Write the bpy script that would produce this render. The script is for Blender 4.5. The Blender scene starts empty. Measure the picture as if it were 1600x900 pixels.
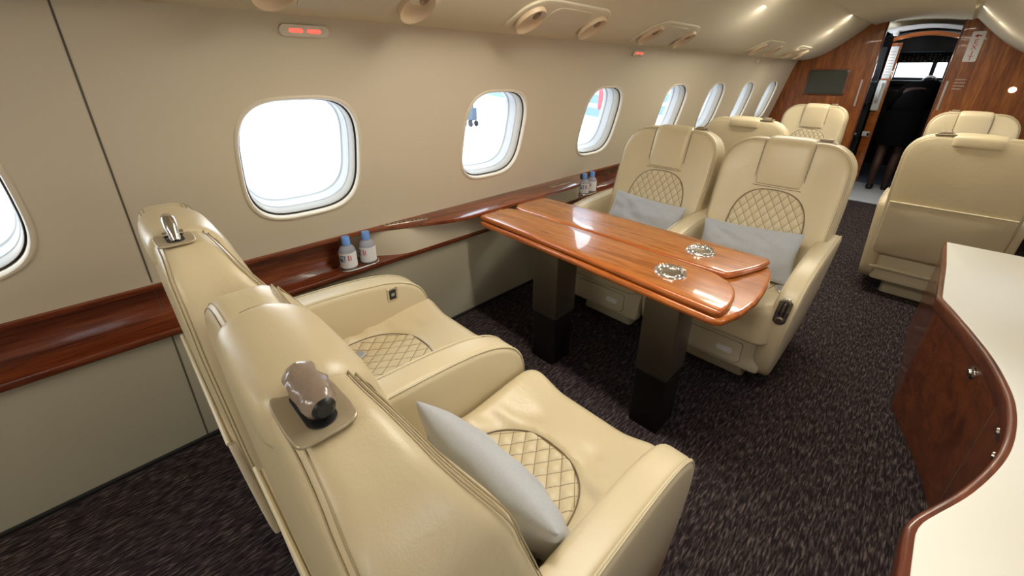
import bpy, bmesh, math, random
from math import sin, cos, pi, sqrt, radians as R
from mathutils import Vector, Matrix, noise
random.seed(7)
SC = bpy.context.scene
COL = SC.collection

# ------------------------------------------------------------------ materials
def nodes(name):
    m = bpy.data.materials.new(name); m.use_nodes = True
    nt = m.node_tree; b = nt.nodes['Principled BSDF']
    return m, nt, b
def setin(b, k, v):
    if k in b.inputs: b.inputs[k].default_value = v
def simple(name, col, rough=.5, metal=0., coat=0., emit=None, es=0., bump=0., bscale=200., spec=None):
    m, nt, b = nodes(name)
    b.inputs['Base Color'].default_value = (*col, 1); b.inputs['Roughness'].default_value = rough
    b.inputs['Metallic'].default_value = metal; setin(b, 'Coat Weight', coat); setin(b, 'Coat Roughness', .05)
    if spec is not None: setin(b, 'Specular IOR Level', spec)
    if emit: setin(b, 'Emission Color', (*emit, 1)); setin(b, 'Emission Strength', es)
    if bump:
        tc = nt.nodes.new('ShaderNodeTexCoord'); n = nt.nodes.new('ShaderNodeTexNoise'); n.inputs['Scale'].default_value = bscale
        bp = nt.nodes.new('ShaderNodeBump'); bp.inputs['Strength'].default_value = bump; bp.inputs['Distance'].default_value = .002
        nt.links.new(tc.outputs['Object'], n.inputs['Vector']); nt.links.new(n.outputs['Fac'], bp.inputs['Height']); nt.links.new(bp.outputs['Normal'], b.inputs['Normal'])
    return m
def mnode(nt, op, a, b=None):
    n = nt.nodes.new('ShaderNodeMath'); n.operation = op
    for i, v in enumerate((a, b)):
        if v is None: continue
        if hasattr(v, 'links') or hasattr(v, 'is_linked'): nt.links.new(v, n.inputs[i])
        else: n.inputs[i].default_value = v
    return n.outputs[0]
def leather(name, col, rough=.36, wr=.2):
    m, nt, b = nodes(name)
    tc = nt.nodes.new('ShaderNodeTexCoord')
    n1 = nt.nodes.new('ShaderNodeTexNoise'); n1.inputs['Scale'].default_value = 5; n1.inputs['Detail'].default_value = 3
    n2 = nt.nodes.new('ShaderNodeTexVoronoi'); n2.inputs['Scale'].default_value = 420
    n3 = nt.nodes.new('ShaderNodeTexNoise'); n3.inputs['Scale'].default_value = 16; n3.inputs['Distortion'].default_value = 1.5
    for n in (n1, n2, n3): nt.links.new(tc.outputs['Object'], n.inputs['Vector'])
    mx = nt.nodes.new('ShaderNodeMixRGB'); mx.blend_type = 'MIX'
    mx.inputs[1].default_value = (*[c * .93 for c in col], 1); mx.inputs[2].default_value = (*[min(1, c * 1.05) for c in col], 1)
    nt.links.new(n1.outputs['Fac'], mx.inputs[0]); nt.links.new(mx.outputs[0], b.inputs['Base Color'])
    b.inputs['Roughness'].default_value = rough
    b1 = nt.nodes.new('ShaderNodeBump'); b1.inputs['Strength'].default_value = wr; b1.inputs['Distance'].default_value = .006
    b2 = nt.nodes.new('ShaderNodeBump'); b2.inputs['Strength'].default_value = .12; b2.inputs['Distance'].default_value = .001
    nt.links.new(n3.outputs['Fac'], b1.inputs['Height']); nt.links.new(n2.outputs['Distance'], b2.inputs['Height'])
    nt.links.new(b1.outputs['Normal'], b2.inputs['Normal']); nt.links.new(b2.outputs['Normal'], b.inputs['Normal'])
    return m
def quilt_mat(name, col, line, cell, asp):
    m, nt, b = nodes(name)
    uv = nt.nodes.new('ShaderNodeUVMap'); sp = nt.nodes.new('ShaderNodeSeparateXYZ'); nt.links.new(uv.outputs[0], sp.inputs[0])
    yk = mnode(nt, 'MULTIPLY', sp.outputs[1], asp)
    outs = []
    for op in ('ADD', 'SUBTRACT'):
        a = mnode(nt, op, sp.outputs[0], yk); a = mnode(nt, 'MULTIPLY', a, 1 / cell)
        s = mnode(nt, 'SINE', mnode(nt, 'MULTIPLY', a, pi)); outs.append(mnode(nt, 'ABSOLUTE', s))
    mn = mnode(nt, 'MINIMUM', outs[0], outs[1])
    rp = nt.nodes.new('ShaderNodeValToRGB'); rp.color_ramp.elements[0].position = .05; rp.color_ramp.elements[0].color = (*line, 1)
    rp.color_ramp.elements[1].position = .17; rp.color_ramp.elements[1].color = (*col, 1)
    nt.links.new(mn, rp.inputs[0]); nt.links.new(rp.outputs[0], b.inputs['Base Color']); b.inputs['Roughness'].default_value = .42
    return m
def wood(name, c1, c2, c3, axis='Y', scale=1., rough=.25, coat=.8):
    m, nt, b = nodes(name)
    tc = nt.nodes.new('ShaderNodeTexCoord'); mp = nt.nodes.new('ShaderNodeMapping')
    s = {'X': (1.2, 14, 14), 'Y': (14, 1.2, 14), 'Z': (14, 14, 1.2)}[axis]
    mp.inputs['Scale'].default_value = [v * scale for v in s]
    nt.links.new(tc.outputs['Object'], mp.inputs['Vector'])
    n1 = nt.nodes.new('ShaderNodeTexNoise'); n1.inputs['Scale'].default_value = 1.4; n1.inputs['Detail'].default_value = 6; n1.inputs['Distortion'].default_value = 1.2
    n2 = nt.nodes.new('ShaderNodeTexNoise'); n2.inputs['Scale'].default_value = 9; n2.inputs['Detail'].default_value = 8
    nt.links.new(mp.outputs[0], n1.inputs['Vector']); nt.links.new(mp.outputs[0], n2.inputs['Vector'])
    ad = mnode(nt, 'ADD', mnode(nt, 'MULTIPLY', n1.outputs['Fac'], .62), mnode(nt, 'MULTIPLY', n2.outputs['Fac'], .38))
    rp = nt.nodes.new('ShaderNodeValToRGB'); e = rp.color_ramp.elements
    e[0].position = .36; e[0].color = (*c1, 1); e[1].position = .66; e[1].color = (*c3, 1)
    k = e.new(.5); k.color = (*c2, 1)
    nt.links.new(ad, rp.inputs[0]); nt.links.new(rp.outputs[0], b.inputs['Base Color'])
    b.inputs['Roughness'].default_value = rough; setin(b, 'Coat Weight', coat); setin(b, 'Coat Roughness', .04)
    return m
def carpet(name):
    m, nt, b = nodes(name)
    tc = nt.nodes.new('ShaderNodeTexCoord')
    mp = nt.nodes.new('ShaderNodeMapping'); mp.inputs['Scale'].default_value = (180, 26, 1); mp.inputs['Rotation'].default_value = (0, 0, 0)
    nt.links.new(tc.outputs['Object'], mp.inputs['Vector'])
    n1 = nt.nodes.new('ShaderNodeTexNoise'); n1.inputs['Scale'].default_value = 1; n1.inputs['Detail'].default_value = 2; n1.inputs['Distortion'].default_value = .6
    n2 = nt.nodes.new('ShaderNodeTexNoise'); n2.inputs['Scale'].default_value = 3
    nt.links.new(mp.outputs[0], n1.inputs['Vector']); nt.links.new(tc.outputs['Object'], n2.inputs['Vector'])
    rp = nt.nodes.new('ShaderNodeValToRGB'); e = rp.color_ramp.elements
    e[0].position = .40; e[0].color = (.016, .012, .014, 1); e[1].position = .76; e[1].color = (.17, .135, .126, 1)
    k = e.new(.56); k.color = (.050, .038, .039, 1)
    nt.links.new(n1.outputs['Fac'], rp.inputs[0]); nt.links.new(rp.outputs[0], b.inputs['Base Color'])
    b.inputs['Roughness'].default_value = .95; setin(b, 'Specular IOR Level', .1)
    bp = nt.nodes.new('ShaderNodeBump'); bp.inputs['Strength'].default_value = .6; bp.inputs['Distance'].default_value = .004
    nt.links.new(n1.outputs['Fac'], bp.inputs['Height']); nt.links.new(bp.outputs['Normal'], b.inputs['Normal'])
    return m
def pane_glass(name, tint=(1, 1, 1), refl=.25):
    m = bpy.data.materials.new(name); m.use_nodes = True; nt = m.node_tree; nt.nodes.clear()
    o = nt.nodes.new('ShaderNodeOutputMaterial'); t = nt.nodes.new('ShaderNodeBsdfTransparent'); g = nt.nodes.new('ShaderNodeBsdfGlossy')
    g.inputs['Roughness'].default_value = .02; t.inputs['Color'].default_value = (*tint, 1)
    f = nt.nodes.new('ShaderNodeFresnel'); f.inputs[0].default_value = 1.45; mx = nt.nodes.new('ShaderNodeMixShader')
    k = mnode(nt, 'MULTIPLY', f.outputs[0], refl * 4 if refl < .25 else 1.)
    nt.links.new(k, mx.inputs[0]); nt.links.new(t.outputs[0], mx.inputs[1]); nt.links.new(g.outputs[0], mx.inputs[2]); nt.links.new(mx.outputs[0], o.inputs[0])
    return m
def bottle_plastic(name):
    m = pane_glass(name, (.93, .94, 1), 1); nt = m.node_tree; out = [n for n in nt.nodes if n.type == 'OUTPUT_MATERIAL'][0]
    src = out.inputs[0].links[0].from_socket; d = nt.nodes.new('ShaderNodeBsdfDiffuse'); d.inputs[0].default_value = (.72, .74, .84, 1)
    mx = nt.nodes.new('ShaderNodeMixShader'); mx.inputs[0].default_value = .38; nt.links.new(src, mx.inputs[1]); nt.links.new(d.outputs[0], mx.inputs[2]); nt.links.new(mx.outputs[0], out.inputs[0]); return m
def fabric(name, c1, c2, scale=260):
    m, nt, b = nodes(name)
    tc = nt.nodes.new('ShaderNodeTexCoord'); mp = nt.nodes.new('ShaderNodeMapping'); mp.inputs['Scale'].default_value = (scale, scale * .12, scale)
    n = nt.nodes.new('ShaderNodeTexNoise'); n.inputs['Scale'].default_value = 1; n.inputs['Detail'].default_value = 3
    nt.links.new(tc.outputs['Object'], mp.inputs[0]); nt.links.new(mp.outputs[0], n.inputs['Vector'])
    mx = nt.nodes.new('ShaderNodeMixRGB'); mx.inputs[1].default_value = (*c1, 1); mx.inputs[2].default_value = (*c2, 1)
    nt.links.new(n.outputs['Fac'], mx.inputs[0]); nt.links.new(mx.outputs[0], b.inputs['Base Color']); b.inputs['Roughness'].default_value = .8
    setin(b, 'Sheen Weight', .3)
    bp = nt.nodes.new('ShaderNodeBump'); bp.inputs['Strength'].default_value = .25; bp.inputs['Distance'].default_value = .001
    nt.links.new(n.outputs['Fac'], bp.inputs['Height']); nt.links.new(bp.outputs['Normal'], b.inputs['Normal'])
    return m

LC = (.61, .515, .33)
M = dict(
    leather=leather('cream leather', LC), leather_smooth=leather('cream leather smooth', LC, .33, .08),
    arm=leather('arm leather', (.62, .53, .35), .38, .05),
    quilt=quilt_mat('quilted leather', (.61, .52, .335), (.22, .16, .09), .042, .72),
    seam=simple('seam thread', (.36, .29, .17), .6), piping=simple('leather piping', (.66, .58, .40), .4),
    groove=simple('dark seam', (.16, .12, .07), .7),
    shell=simple('cream plastic', (.60, .53, .38), .45), shell2=simple('beige plastic base', (.50, .44, .32), .5),
    cloth=fabric('beige cloth', (.54, .46, .31), (.60, .51, .35)),
    wall=simple('cabin wall vinyl', (.56, .49, .37), .55, bump=.04, bscale=500), ceiling=simple('headliner', (.64, .575, .44), .9, spec=.1, bump=.05, bscale=400),
    dado=simple('lower side panel', (.47, .43, .32), .6, bump=.05, bscale=500),
    lip=simple('window trim', (.62, .55, .43), .4), reveal=simple('window reveal', (.44, .45, .45), .4), reveal2=simple('window shade housing', (.33, .30, .25), .45),
    gap=simple('dark gap', (.10, .085, .065), .8),
    glass=pane_glass('pane'), chrome=simple('chrome', (.75, .73, .70), .16, 1.), satin=simple('satin metal', (.62, .57, .47), .28, 1.),
    black=simple('black plastic', (.012, .012, .013), .4), tan_metal=simple('tan painted plate', (.46, .39, .27), .3, .35),
    wood=wood('mahogany veneer', (.075, .014, .005), (.16, .035, .012), (.26, .072, .022), 'Y'),
    wood_table=wood('table veneer', (.25, .075, .014), (.38, .125, .026), (.50, .19, .048), 'X', 1.6),
    wood_edge=wood('table edge wood', (.27, .062, .01), (.42, .11, .018), (.52, .155, .03), 'X', 1., .22, 1.),
    wood_panel=wood('bulkhead veneer', (.12, .030, .005), (.24, .066, .011), (.38, .135, .026), 'Z', .8, .35, .4),
    wood_dark=wood('credenza veneer', (.08, .018, .006), (.155, .038, .011), (.23, .065, .018), 'X', .8, .3, .6),
    wood_rim=wood('credenza rim wood', (.07, .015, .007), (.13, .03, .012), (.20, .055, .022), 'Y', 1., .28, .8),
    carpet=carpet('dark carpet'), white_top=simple('white laminate', (.80, .79, .72), .32),
    leg=simple('bronze table leg', (.095, .078, .055), .35, .5), leg2=simple('dark bronze sleeve', (.02, .015, .012), .35, .5),
    pillow=fabric('grey pillow', (.36, .38, .41), (.45, .47, .50)), white=simple('white plastic', (.8, .8, .78), .4),
    red=simple('red letters', (.45, .02, .03), .5), redglow=simple('lit red sign', (.9, .2, .1), .4, emit=(1, .08, .07), es=.8),
    signframe=simple('sign housing', (.66, .60, .50), .35), screen=simple('screen', (.035, .042, .034), .12, coat=.6),
    cap=simple('blue bottle cap', (.16, .33, .78), .4), bottle=bottle_plastic('bottle plastic'), label=simple('bottle label', (.75, .75, .76), .6), ink=simple('label ink', (.05, .15, .35), .6), pink=simple('label pink', (.55, .2, .25), .6),
    skin=simple('skin', (.45, .26, .18), .5), suit=simple('black cloth', (.004, .004, .005), .95, spec=.05), tights=simple('dark brown tights', (.035, .012, .008), .6), shoe=simple('black shoe', (.006, .006, .007), .35), hair=simple('dark hair', (.02, .013, .01), .6), blouse=simple('pale collar', (.75, .73, .70), .7),
    wrap=simple('brown plastic film', (.27, .205, .16), .25, coat=.5, bump=.8, bscale=90), mat=simple('pale entry mat', (.42, .45, .49), .7, bump=.2, bscale=120), bluemat=simple('blue grey mat', (.10, .14, .20), .8),
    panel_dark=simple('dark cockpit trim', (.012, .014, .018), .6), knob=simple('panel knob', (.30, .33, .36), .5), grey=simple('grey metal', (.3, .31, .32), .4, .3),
    apron=simple('concrete apron', (.75, .76, .78), .9), hangar=simple('blue cladding', (.10, .18, .25), .6), hangar2=simple('pale cladding', (.30, .37, .43), .6), redsign=simple('red sign', (.55, .03, .04), .6), dark_grey=simple('dark grey paint', (.05, .07, .09), .6), tyre=simple('tyre', (.02, .02, .02), .9),
    lamp=simple('lamp lens', (.9, .85, .7), .3, emit=(1, .86, .62), es=1.), bowl_shaded=simple('reading lamp bowl', (.58, .44, .29), .45), vent=simple('vent metal', (.32, .25, .18), .35, .5),
    paper=simple('white placard', (.72, .72, .70), .6), greytext=simple('grey lettering', (.42, .36, .33), .5))

# ------------------------------------------------------------------ mesh helpers
def tag(o, label=None, cat=None, group=None, kind=None):
    for k, v in (('label', label), ('category', cat), ('group', group), ('kind', kind)):
        if v: o[k] = v
    return o
def link(o, parent=None):
    COL.objects.link(o)
    if parent: o.parent = parent
    return o
def empty(name, loc=(0, 0, 0), rz=0, label=None, cat=None, group=None, kind=None):
    o = bpy.data.objects.new(name, None); o.location = loc; o.rotation_euler = (0, 0, rz); o.empty_display_size = .05
    link(o); return tag(o, label, cat, group, kind)
class MB:
    def __init__(s): s.bm = bmesh.new(); s.mats = []; s.uv = None
    def mi(s, m):
        if m not in s.mats: s.mats.append(m)
        return s.mats.index(m)
    def face(s, vs, m):
        try: f = s.bm.faces.new(vs)
        except ValueError: return None
        f.material_index = s.mi(m); f.smooth = True; return f
    def quad(s, pts, m):
        return s.face([s.bm.verts.new(p) for p in pts], m)
    def loft(s, rings, m, closed=True, cap0=False, cap1=False):
        """rings: list of point lists of the same length"""
        vr = [[s.bm.verts.new(p) for p in r] for r in rings]
        n = len(vr[0])
        for k, (a, b) in enumerate(zip(vr, vr[1:])):
            mm = m[k] if isinstance(m, list) else m
            for i in range(n if closed else n - 1):
                s.face([a[i], a[(i + 1) % n], b[(i + 1) % n], b[i]], mm)
        for flag, ring, q in ((cap0, vr[0], 0), (cap1, vr[-1], -1)):
            if flag:
                mm = m[q] if isinstance(m, list) else m
                c = s.bm.verts.new(sum((v.co for v in ring), Vector()) / n)
                for i in range(n): s.face([ring[i], ring[(i + 1) % n], c], mm)
        return vr
    def box(s, lo, hi, m, bev=.004, seg=2, rot=None, piv=None):
        b2 = bmesh.new(); bmesh.ops.create_cube(b2, size=1)
        for v in b2.verts:
            v.co = Vector([(lo[i] + hi[i]) / 2 + v.co[i] * (hi[i] - lo[i]) for i in range(3)])
        if bev: bmesh.ops.bevel(b2, geom=b2.edges[:], offset=min(bev, min(abs(hi[i] - lo[i]) for i in range(3)) * .45), segments=seg, affect='EDGES', profile=.5)
        if rot is not None:
            pv = Vector(piv) if piv else Vector([(lo[i] + hi[i]) / 2 for i in range(3)])
            for v in b2.verts: v.co = rot @ (v.co - pv) + pv
        s.merge(b2, m)
    def merge(s, b2, m):
        mp = {v: s.bm.verts.new(v.co) for v in b2.verts}
        for f in b2.faces: s.face([mp[v] for v in f.verts], m)
        b2.free()
    def tube(s, pts, r, m, n=8, caps=True, closed=False):
        pts = [Vector(p) for p in pts]; rings = []; N = len(pts)
        up = None
        for i, p in enumerate(pts):
            t = (pts[(i + 1) % N] - pts[i - 1]) if (closed or 0 < i < N - 1) else (pts[1] - pts[0] if i == 0 else pts[-1] - pts[-2])
            if t.length < 1e-9: t = Vector((0, 0, 1))
            t.normalize()
            if up is None:
                up = Vector((0, 0, 1)) if abs(t.z) < .9 else Vector((1, 0, 0))
            a = (up - t * up.dot(t)).normalized(); b = t.cross(a); up = a
            rr = r[i] if isinstance(r, (list, tuple)) else r
            rings.append([p + a * rr * cos(2 * pi * k / n) + b * rr * sin(2 * pi * k / n) for k in range(n)])
        if closed: rings.append(rings[0])
        s.loft(rings, m, cap0=caps and not closed, cap1=caps and not closed)
    def lathe(s, prof, m, c=(0, 0, 0), n=32, M4=None):
        """prof: (r,z) list"""
        M4 = M4 or Matrix.Identity(4); c = Vector(c)
        rings = [[M4 @ Vector((max(r, 1e-5) * cos(2 * pi * k / n), max(r, 1e-5) * sin(2 * pi * k / n), z)) + c for k in range(n)] for r, z in prof]
        s.loft(rings, m)
    def build(s, name, parent=None, sharp=40, weld=1e-5, recalc=True):
        bmesh.ops.remove_doubles(s.bm, verts=s.bm.verts, dist=weld)
        bmesh.ops.dissolve_degenerate(s.bm, dist=1e-6, edges=s.bm.edges)
        if recalc: bmesh.ops.recalc_face_normals(s.bm, faces=s.bm.faces)
        a = R(sharp)
        for e in s.bm.edges:
            if len(e.link_faces) == 2 and e.calc_face_angle(0) > a: e.smooth = False
        me = bpy.data.meshes.new(name); s.bm.to_mesh(me); s.bm.free()
        for m in s.mats: me.materials.append(M[m] if isinstance(m, str) else m)
        o = bpy.data.objects.new(name, me); return link(o, parent)

def offset_outline(P, d):
    n = len(P); out = []
    for i in range(n):
        a = Vector(P[i - 1]); b = Vector(P[i]); c = Vector(P[(i + 1) % n])
        t = (c - a)
        if t.length < 1e-9: t = Vector((1, 0))
        t.normalize(); nn = Vector((-t.y, t.x))
        out.append(Vector(b) + nn * d)
    return out
def area(P): return sum(P[i - 1][0] * P[i][1] - P[i][0] * P[i - 1][1] for i in range(len(P))) / 2
def resample(P, n):
    P = [Vector(p) for p in P]; L = [0]
    for i in range(len(P)): L.append(L[-1] + (P[(i + 1) % len(P)] - P[i]).length)
    out = []; j = 0
    for k in range(n):
        d = L[-1] * k / n
        while L[j + 1] < d: j += 1
        t = (d - L[j]) / max(L[j + 1] - L[j], 1e-9)
        out.append(P[j].lerp(P[(j + 1) % len(P)], t))
    return out
def smooth_closed(P, it=2):
    P = [Vector(p) for p in P]
    for _ in range(it):
        Q = []
        for i in range(len(P)):
            a, b = P[i], P[(i + 1) % len(P)]
            Q += [a * .75 + b * .25, a * .25 + b * .75]
        P = Q
    return P
def rrect(x0, y0, x1, y1, r, n=8):
    if not isinstance(r, (list, tuple)): r = [r] * 4
    P = []
    for (cx, cy, a0, rr) in ((x1 - r[0], y0 + r[0], -90, r[0]), (x1 - r[1], y1 - r[1], 0, r[1]), (x0 + r[2], y1 - r[2], 90, r[2]), (x0 + r[3], y0 + r[3], 180, r[3])):
        for k in range(n + 1):
            a = R(a0 + 90 * k / n); P.append(Vector((cx + rr * cos(a), cy + rr * sin(a))))
    return P
def slab(mb, outline, T, r, mapf, m, bulge=0., bulge_b=0., k=4, fill=5, n=96, m_back=None, center=None):
    P = resample(outline, n)
    if area(P) < 0: P.reverse()
    c = Vector(center) if center else sum(P, Vector((0, 0))) / n
    L = []
    for i in range(fill + 1): sc = (i + .3) / (fill + .3); L.append((r, sc, -bulge_b * (1 - sc ** 2)))
    for i in range(1, k + 1): a = pi / 2 * i / k; L.append((r * (1 - sin(a)), 1, r * (1 - cos(a))))
    for i in range(0, k + 1): a = pi / 2 * i / k; L.append((r * (1 - cos(a)), 1, T - r + r * sin(a)))
    for i in range(fill - 1, -1, -1): sc = (i + .3) / (fill + .3); L.append((r, sc, T + bulge * (1 - sc ** 2)))
    rings = []; offs = {}
    for d, sc, nn in L:
        kd = round(d, 6)
        if kd not in offs: offs[kd] = offset_outline(P, d)
        rings.append([Vector(mapf(c.x + (q.x - c.x) * sc, c.y + (q.y - c.y) * sc, nn)) for q in offs[kd]])
    mb.loft(rings, m, cap0=True, cap1=True)
def ssmooth(a, b, x):
    t = max(0, min(1, (x - a) / (b - a))); return t * t * (3 - 2 * t)
def interp(tab, x):
    if x <= tab[0][0]: return tab[0][1]
    for (a, b), (c, d) in zip(tab, tab[1:]):
        if x <= c:
            t = (x - a) / (c - a); return b + (d - b) * t
    return tab[-1][1]
def crom(P, n=6):
    P = [Vector(p) for p in P]; out = []
    for i in range(len(P) - 1):
        p0 = P[max(i - 1, 0)]; p1 = P[i]; p2 = P[i + 1]; p3 = P[min(i + 2, len(P) - 1)]
        for k in range(n):
            t = k / n
            out.append(.5 * ((2 * p1) + (p2 - p0) * t + (2 * p0 - 5 * p1 + 4 * p2 - p3) * t * t + (3 * p1 - p0 - 3 * p2 + p3) * t ** 3))
    out.append(P[-1]); return out
def text_obj(name, txt, size, mat, Mx, parent=None, ext=.0008):
    cu = bpy.data.curves.new(name, 'FONT'); cu.body = txt; cu.size = size; cu.extrude = ext; cu.align_x = 'CENTER'; cu.align_y = 'CENTER'
    o = bpy.data.objects.new(name, cu); COL.objects.link(o)
    dg = bpy.context.evaluated_depsgraph_get(); me = bpy.data.meshes.new_from_object(o.evaluated_get(dg))
    COL.objects.unlink(o); bpy.data.objects.remove(o)
    me.transform(Mx); me.materials.clear(); me.materials.append(M[mat])
    q = bpy.data.objects.new(name, me); return link(q, parent)

# ------------------------------------------------------------------ cabin shell
XC = -.44                       # cabin centreline
KW = .155 / .64
def wallx(z): return interp([(0, -1.70), (.53, -1.66), (.69, -1.672), (.72, -1.665), (1.36, -1.51), (1.44, -1.488), (1.50, -1.462)], z)
Y0, Y1 = -2.3, 6.46
WINY = [-1.25, -.385, .526, 1.46, 2.40, 3.405, 4.235, 5.09, 5.945]
WH, WZ0, WZ1 = .212, .82, 1.264
WZC = (WZ0 + WZ1) / 2; WHZ = (WZ1 - WZ0) / 2
def mirx(x, side): return x if side < 0 else 2 * XC - x
def wp(side, y, z, n=0):        # point on the wall plane, n = metres into the cabin
    k = sqrt(1 + KW * KW); x = -1.665 + (z - .72) * KW + n / k; z2 = z - n * KW / k
    return Vector((mirx(x, side), y, z2))
def win_ring(N=64):
    out = []
    for i in range(N):
        a = 2 * pi * i / N; c, s = cos(a), sin(a); e = 2 / 3.3
        out.append(Vector((abs(c) ** e * (1 if c >= 0 else -1), abs(s) ** e * (1 if s >= 0 else -1))))
    return out
WR = win_ring()
def build_wall(side):
    mb = MB(); za, zb = .74, 1.36
    edges = [Y0]
    for y in WINY: edges += [y - .32, y + .32]
    edges.append(Y1)
    # window cells
    for y in WINY:
        rings = []
        for t in (0, .35, .7, .9, 1.):
            r = []
            for p in WR:
                hx, hz = y + p.x * WH, WZC + p.y * WHZ
                s = 1 / max(abs(p.x), abs(p.y)); ox = y + max(-1, min(1, p.x * s)) * .32
                oz = WZC + p.y * s * ((zb - WZC) if p.y > 0 else (WZC - za))
                r.append(wp(side, ox + (hx - ox) * t, oz + (hz - oz) * t))
            rings.append(r)
        mb.loft(rings, 'wall')
    for a, b in zip(edges[0::2], edges[1::2]):
        n = max(1, int((b - a) / .2)); m = 6
        for i in range(n):
            for j in range(m):
                ya, yb = a + (b - a) * i / n, a + (b - a) * (i + 1) / n; z0, z1 = za + (zb - za) * j / m, za + (zb - za) * (j + 1) / m
                mb.quad([wp(side, ya, z0), wp(side, yb, z0), wp(side, yb, z1), wp(side, ya, z1)], 'wall')
    # above and below the window band
    zs = [1.36, 1.39, 1.42, 1.45, 1.48, 1.50]
    mb.loft([[Vector((mirx(wallx(z), side), y, z)) for y in (Y0, Y1)] for z in zs], 'wall', closed=False)
    mb.loft([[Vector((mirx(wallx(z), side), y, z)) for y in (Y0, Y1)] for z in (.68, .72, .74)], 'wall', closed=False)
    o = mb.build('wall_left' if side < 0 else 'wall_right', recalc=False, weld=1e-4)
    return tag(o, kind='structure')
build_wall(-1); build_wall(1)

# windows
def make_window(name, side, y, frames=None):
    w = empty(name, (0, 0, 0), kind='structure')
    w.location = wp(side, y, WZC)
    def ring(d, n, N=None):
        out = []
        for p in WR:
            out.append(wp(side, y + p.x * (WH - d), WZC + p.y * (WHZ - d), n) - w.location)
        return out
    mb = MB(); mb.loft([ring(-.004, 0), ring(-.002, .004), ring(.002, .006), ring(.007, .005), ring(.010, 0), ring(.0115, -.012)], 'lip'); mb.build('window_trim', w, recalc=False)
    mb = MB(); mb.loft([ring(.0115, -.012), ring(.0115, -.026), ring(.0145, -.026)], 'gap'); mb.build('shadow_gap', w, recalc=False)
    mb = MB(); mb.loft([ring(.0145, -.026), ring(.0148, -.020), ring(.0165, -.018), ring(.0185, -.022), ring(.0195, -.045), ring(.021, -.058)], 'reveal2'); mb.build('shade_housing', w, recalc=False)
    mb = MB(); mb.loft([ring(.021, -.058), ring(.0225, -.060), ring(.0235, -.063), ring(.0245, -.100), ring(.027, -.108), ring(.029, -.110), ring(.030, -.114), ring(.031, -.135)], 'reveal'); mb.build('window_frame', w, recalc=False)
    mb = MB(); v = [mb.bm.verts.new(p) for p in ring(.031, -.133)]; f = mb.bm.faces.new(v); f.material_index = mb.mi('glass'); mb.build('pane', w, recalc=False)
    # shade knob in the forward lower corner
    mb = MB(); c = wp(side, y + WH * .70, WZC - WHZ * .86, -.062) - w.location
    ax = (wp(side, y, WZC, 1) - wp(side, y, WZC)).normalized(); q = Vector((0, 0, 1)).rotation_difference(ax).to_matrix().to_4x4()
    mb.lathe([(0, .018), (.006, .017), (.0075, .013), (.006, .008), (.0035, .006), (.0035, -.012), (0, -.012)], 'chrome', c, 16, q); mb.build('shade_knob', w)
    return w
k = 0
for side in (-1, 1):
    for y in WINY:
        k += 1; make_window('window_%d' % k, side, y)
        L = bpy.data.lights.new('window_portal', 'AREA'); L.shape = 'RECTANGLE'; L.size = .36; L.size_y = .40; L.cycles.is_portal = True
        o = bpy.data.objects.new('window_portal', L); link(o); o.location = wp(side, y, WZC, -.17)
        d = (wp(side, y, WZC, 1) - wp(side, y, WZC)); o.rotation_euler = d.to_track_quat('-Z', 'Z').to_euler()

# floor
mb = MB(); mb.box((-1.85, Y0 - .1, -.06), (.97, 6.02, 0), 'carpet', 0); tag(mb.build('floor'), kind='structure')
mb = MB(); mb.box((-1.85, 6.02, -.06), (.97, 9.2, -.002), 'bluemat', 0); tag(mb.build('floor'), kind='structure')
mb = MB(); slab(mb, rrect(-.80, 6.035, -.06, 7.165, .02), .008, .003, lambda x, y, n: (x, y, n), 'mat'); tag(mb.build('entry_mat'), 'pale grey rubber mat on the floor of the entry doorway', 'mat')

# overhead service-unit valance and ceiling
PSU = [(-1.462, 1.50), (-1.44, 1.497), (-1.40, 1.499), (-1.33, 1.513), (-1.25, 1.545), (-1.16, 1.597), (-1.07, 1.662), (-.98, 1.74), (-.91, 1.805), (-.865, 1.85), (-.845, 1.862), (-.83, 1.858)]
CEIL = [(-.83, 1.858), (-.815, 1.850), (-.74, 1.868), (-.60, 1.885), (-.44, 1.892)]
def psu_xz(t):
    P = [Vector(p) for p in PSU]; L = [0]
    for a, b in zip(P, P[1:]): L.append(L[-1] + (b - a).length)
    d = t * L[-1]
    for i in range(len(P) - 1):
        if d <= L[i + 1] or i == len(P) - 2:
            u = (d - L[i]) / (L[i + 1] - L[i]); tt = (P[i + 1] - P[i]).normalized(); return P[i].lerp(P[i + 1], u), tt
for side, nm in ((-1, 'trim_1'), (1, 'trim_2')):
    mb = MB(); P = crom([(*p, 0) for p in PSU], 4)
    ys = [Y0 + (Y1 - Y0) * i / 40 for i in range(41)]
    mb.loft([[Vector((mirx(p.x, side), y, p.y)) for y in ys] for p in P], 'ceiling', closed=False)
    tag(mb.build(nm, recalc=False, sharp=60), kind='structure')
mb = MB(); C2 = CEIL + [(2 * XC - x, z) for x, z in CEIL[-2::-1]]
mb.loft([[Vector((x, y, z)) for y in (Y0, Y1 + 2.2)] for x, z in C2], 'ceiling', closed=False)
tag(mb.build('ceiling', recalc=False), kind='structure')
# rear wall behind the camera
mb = MB(); mb.box((-1.9, Y0 - .06, 0), (1.0, Y0, 2.0), 'wall', 0); tag(mb.build('wall_back'), kind='structure')

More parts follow.
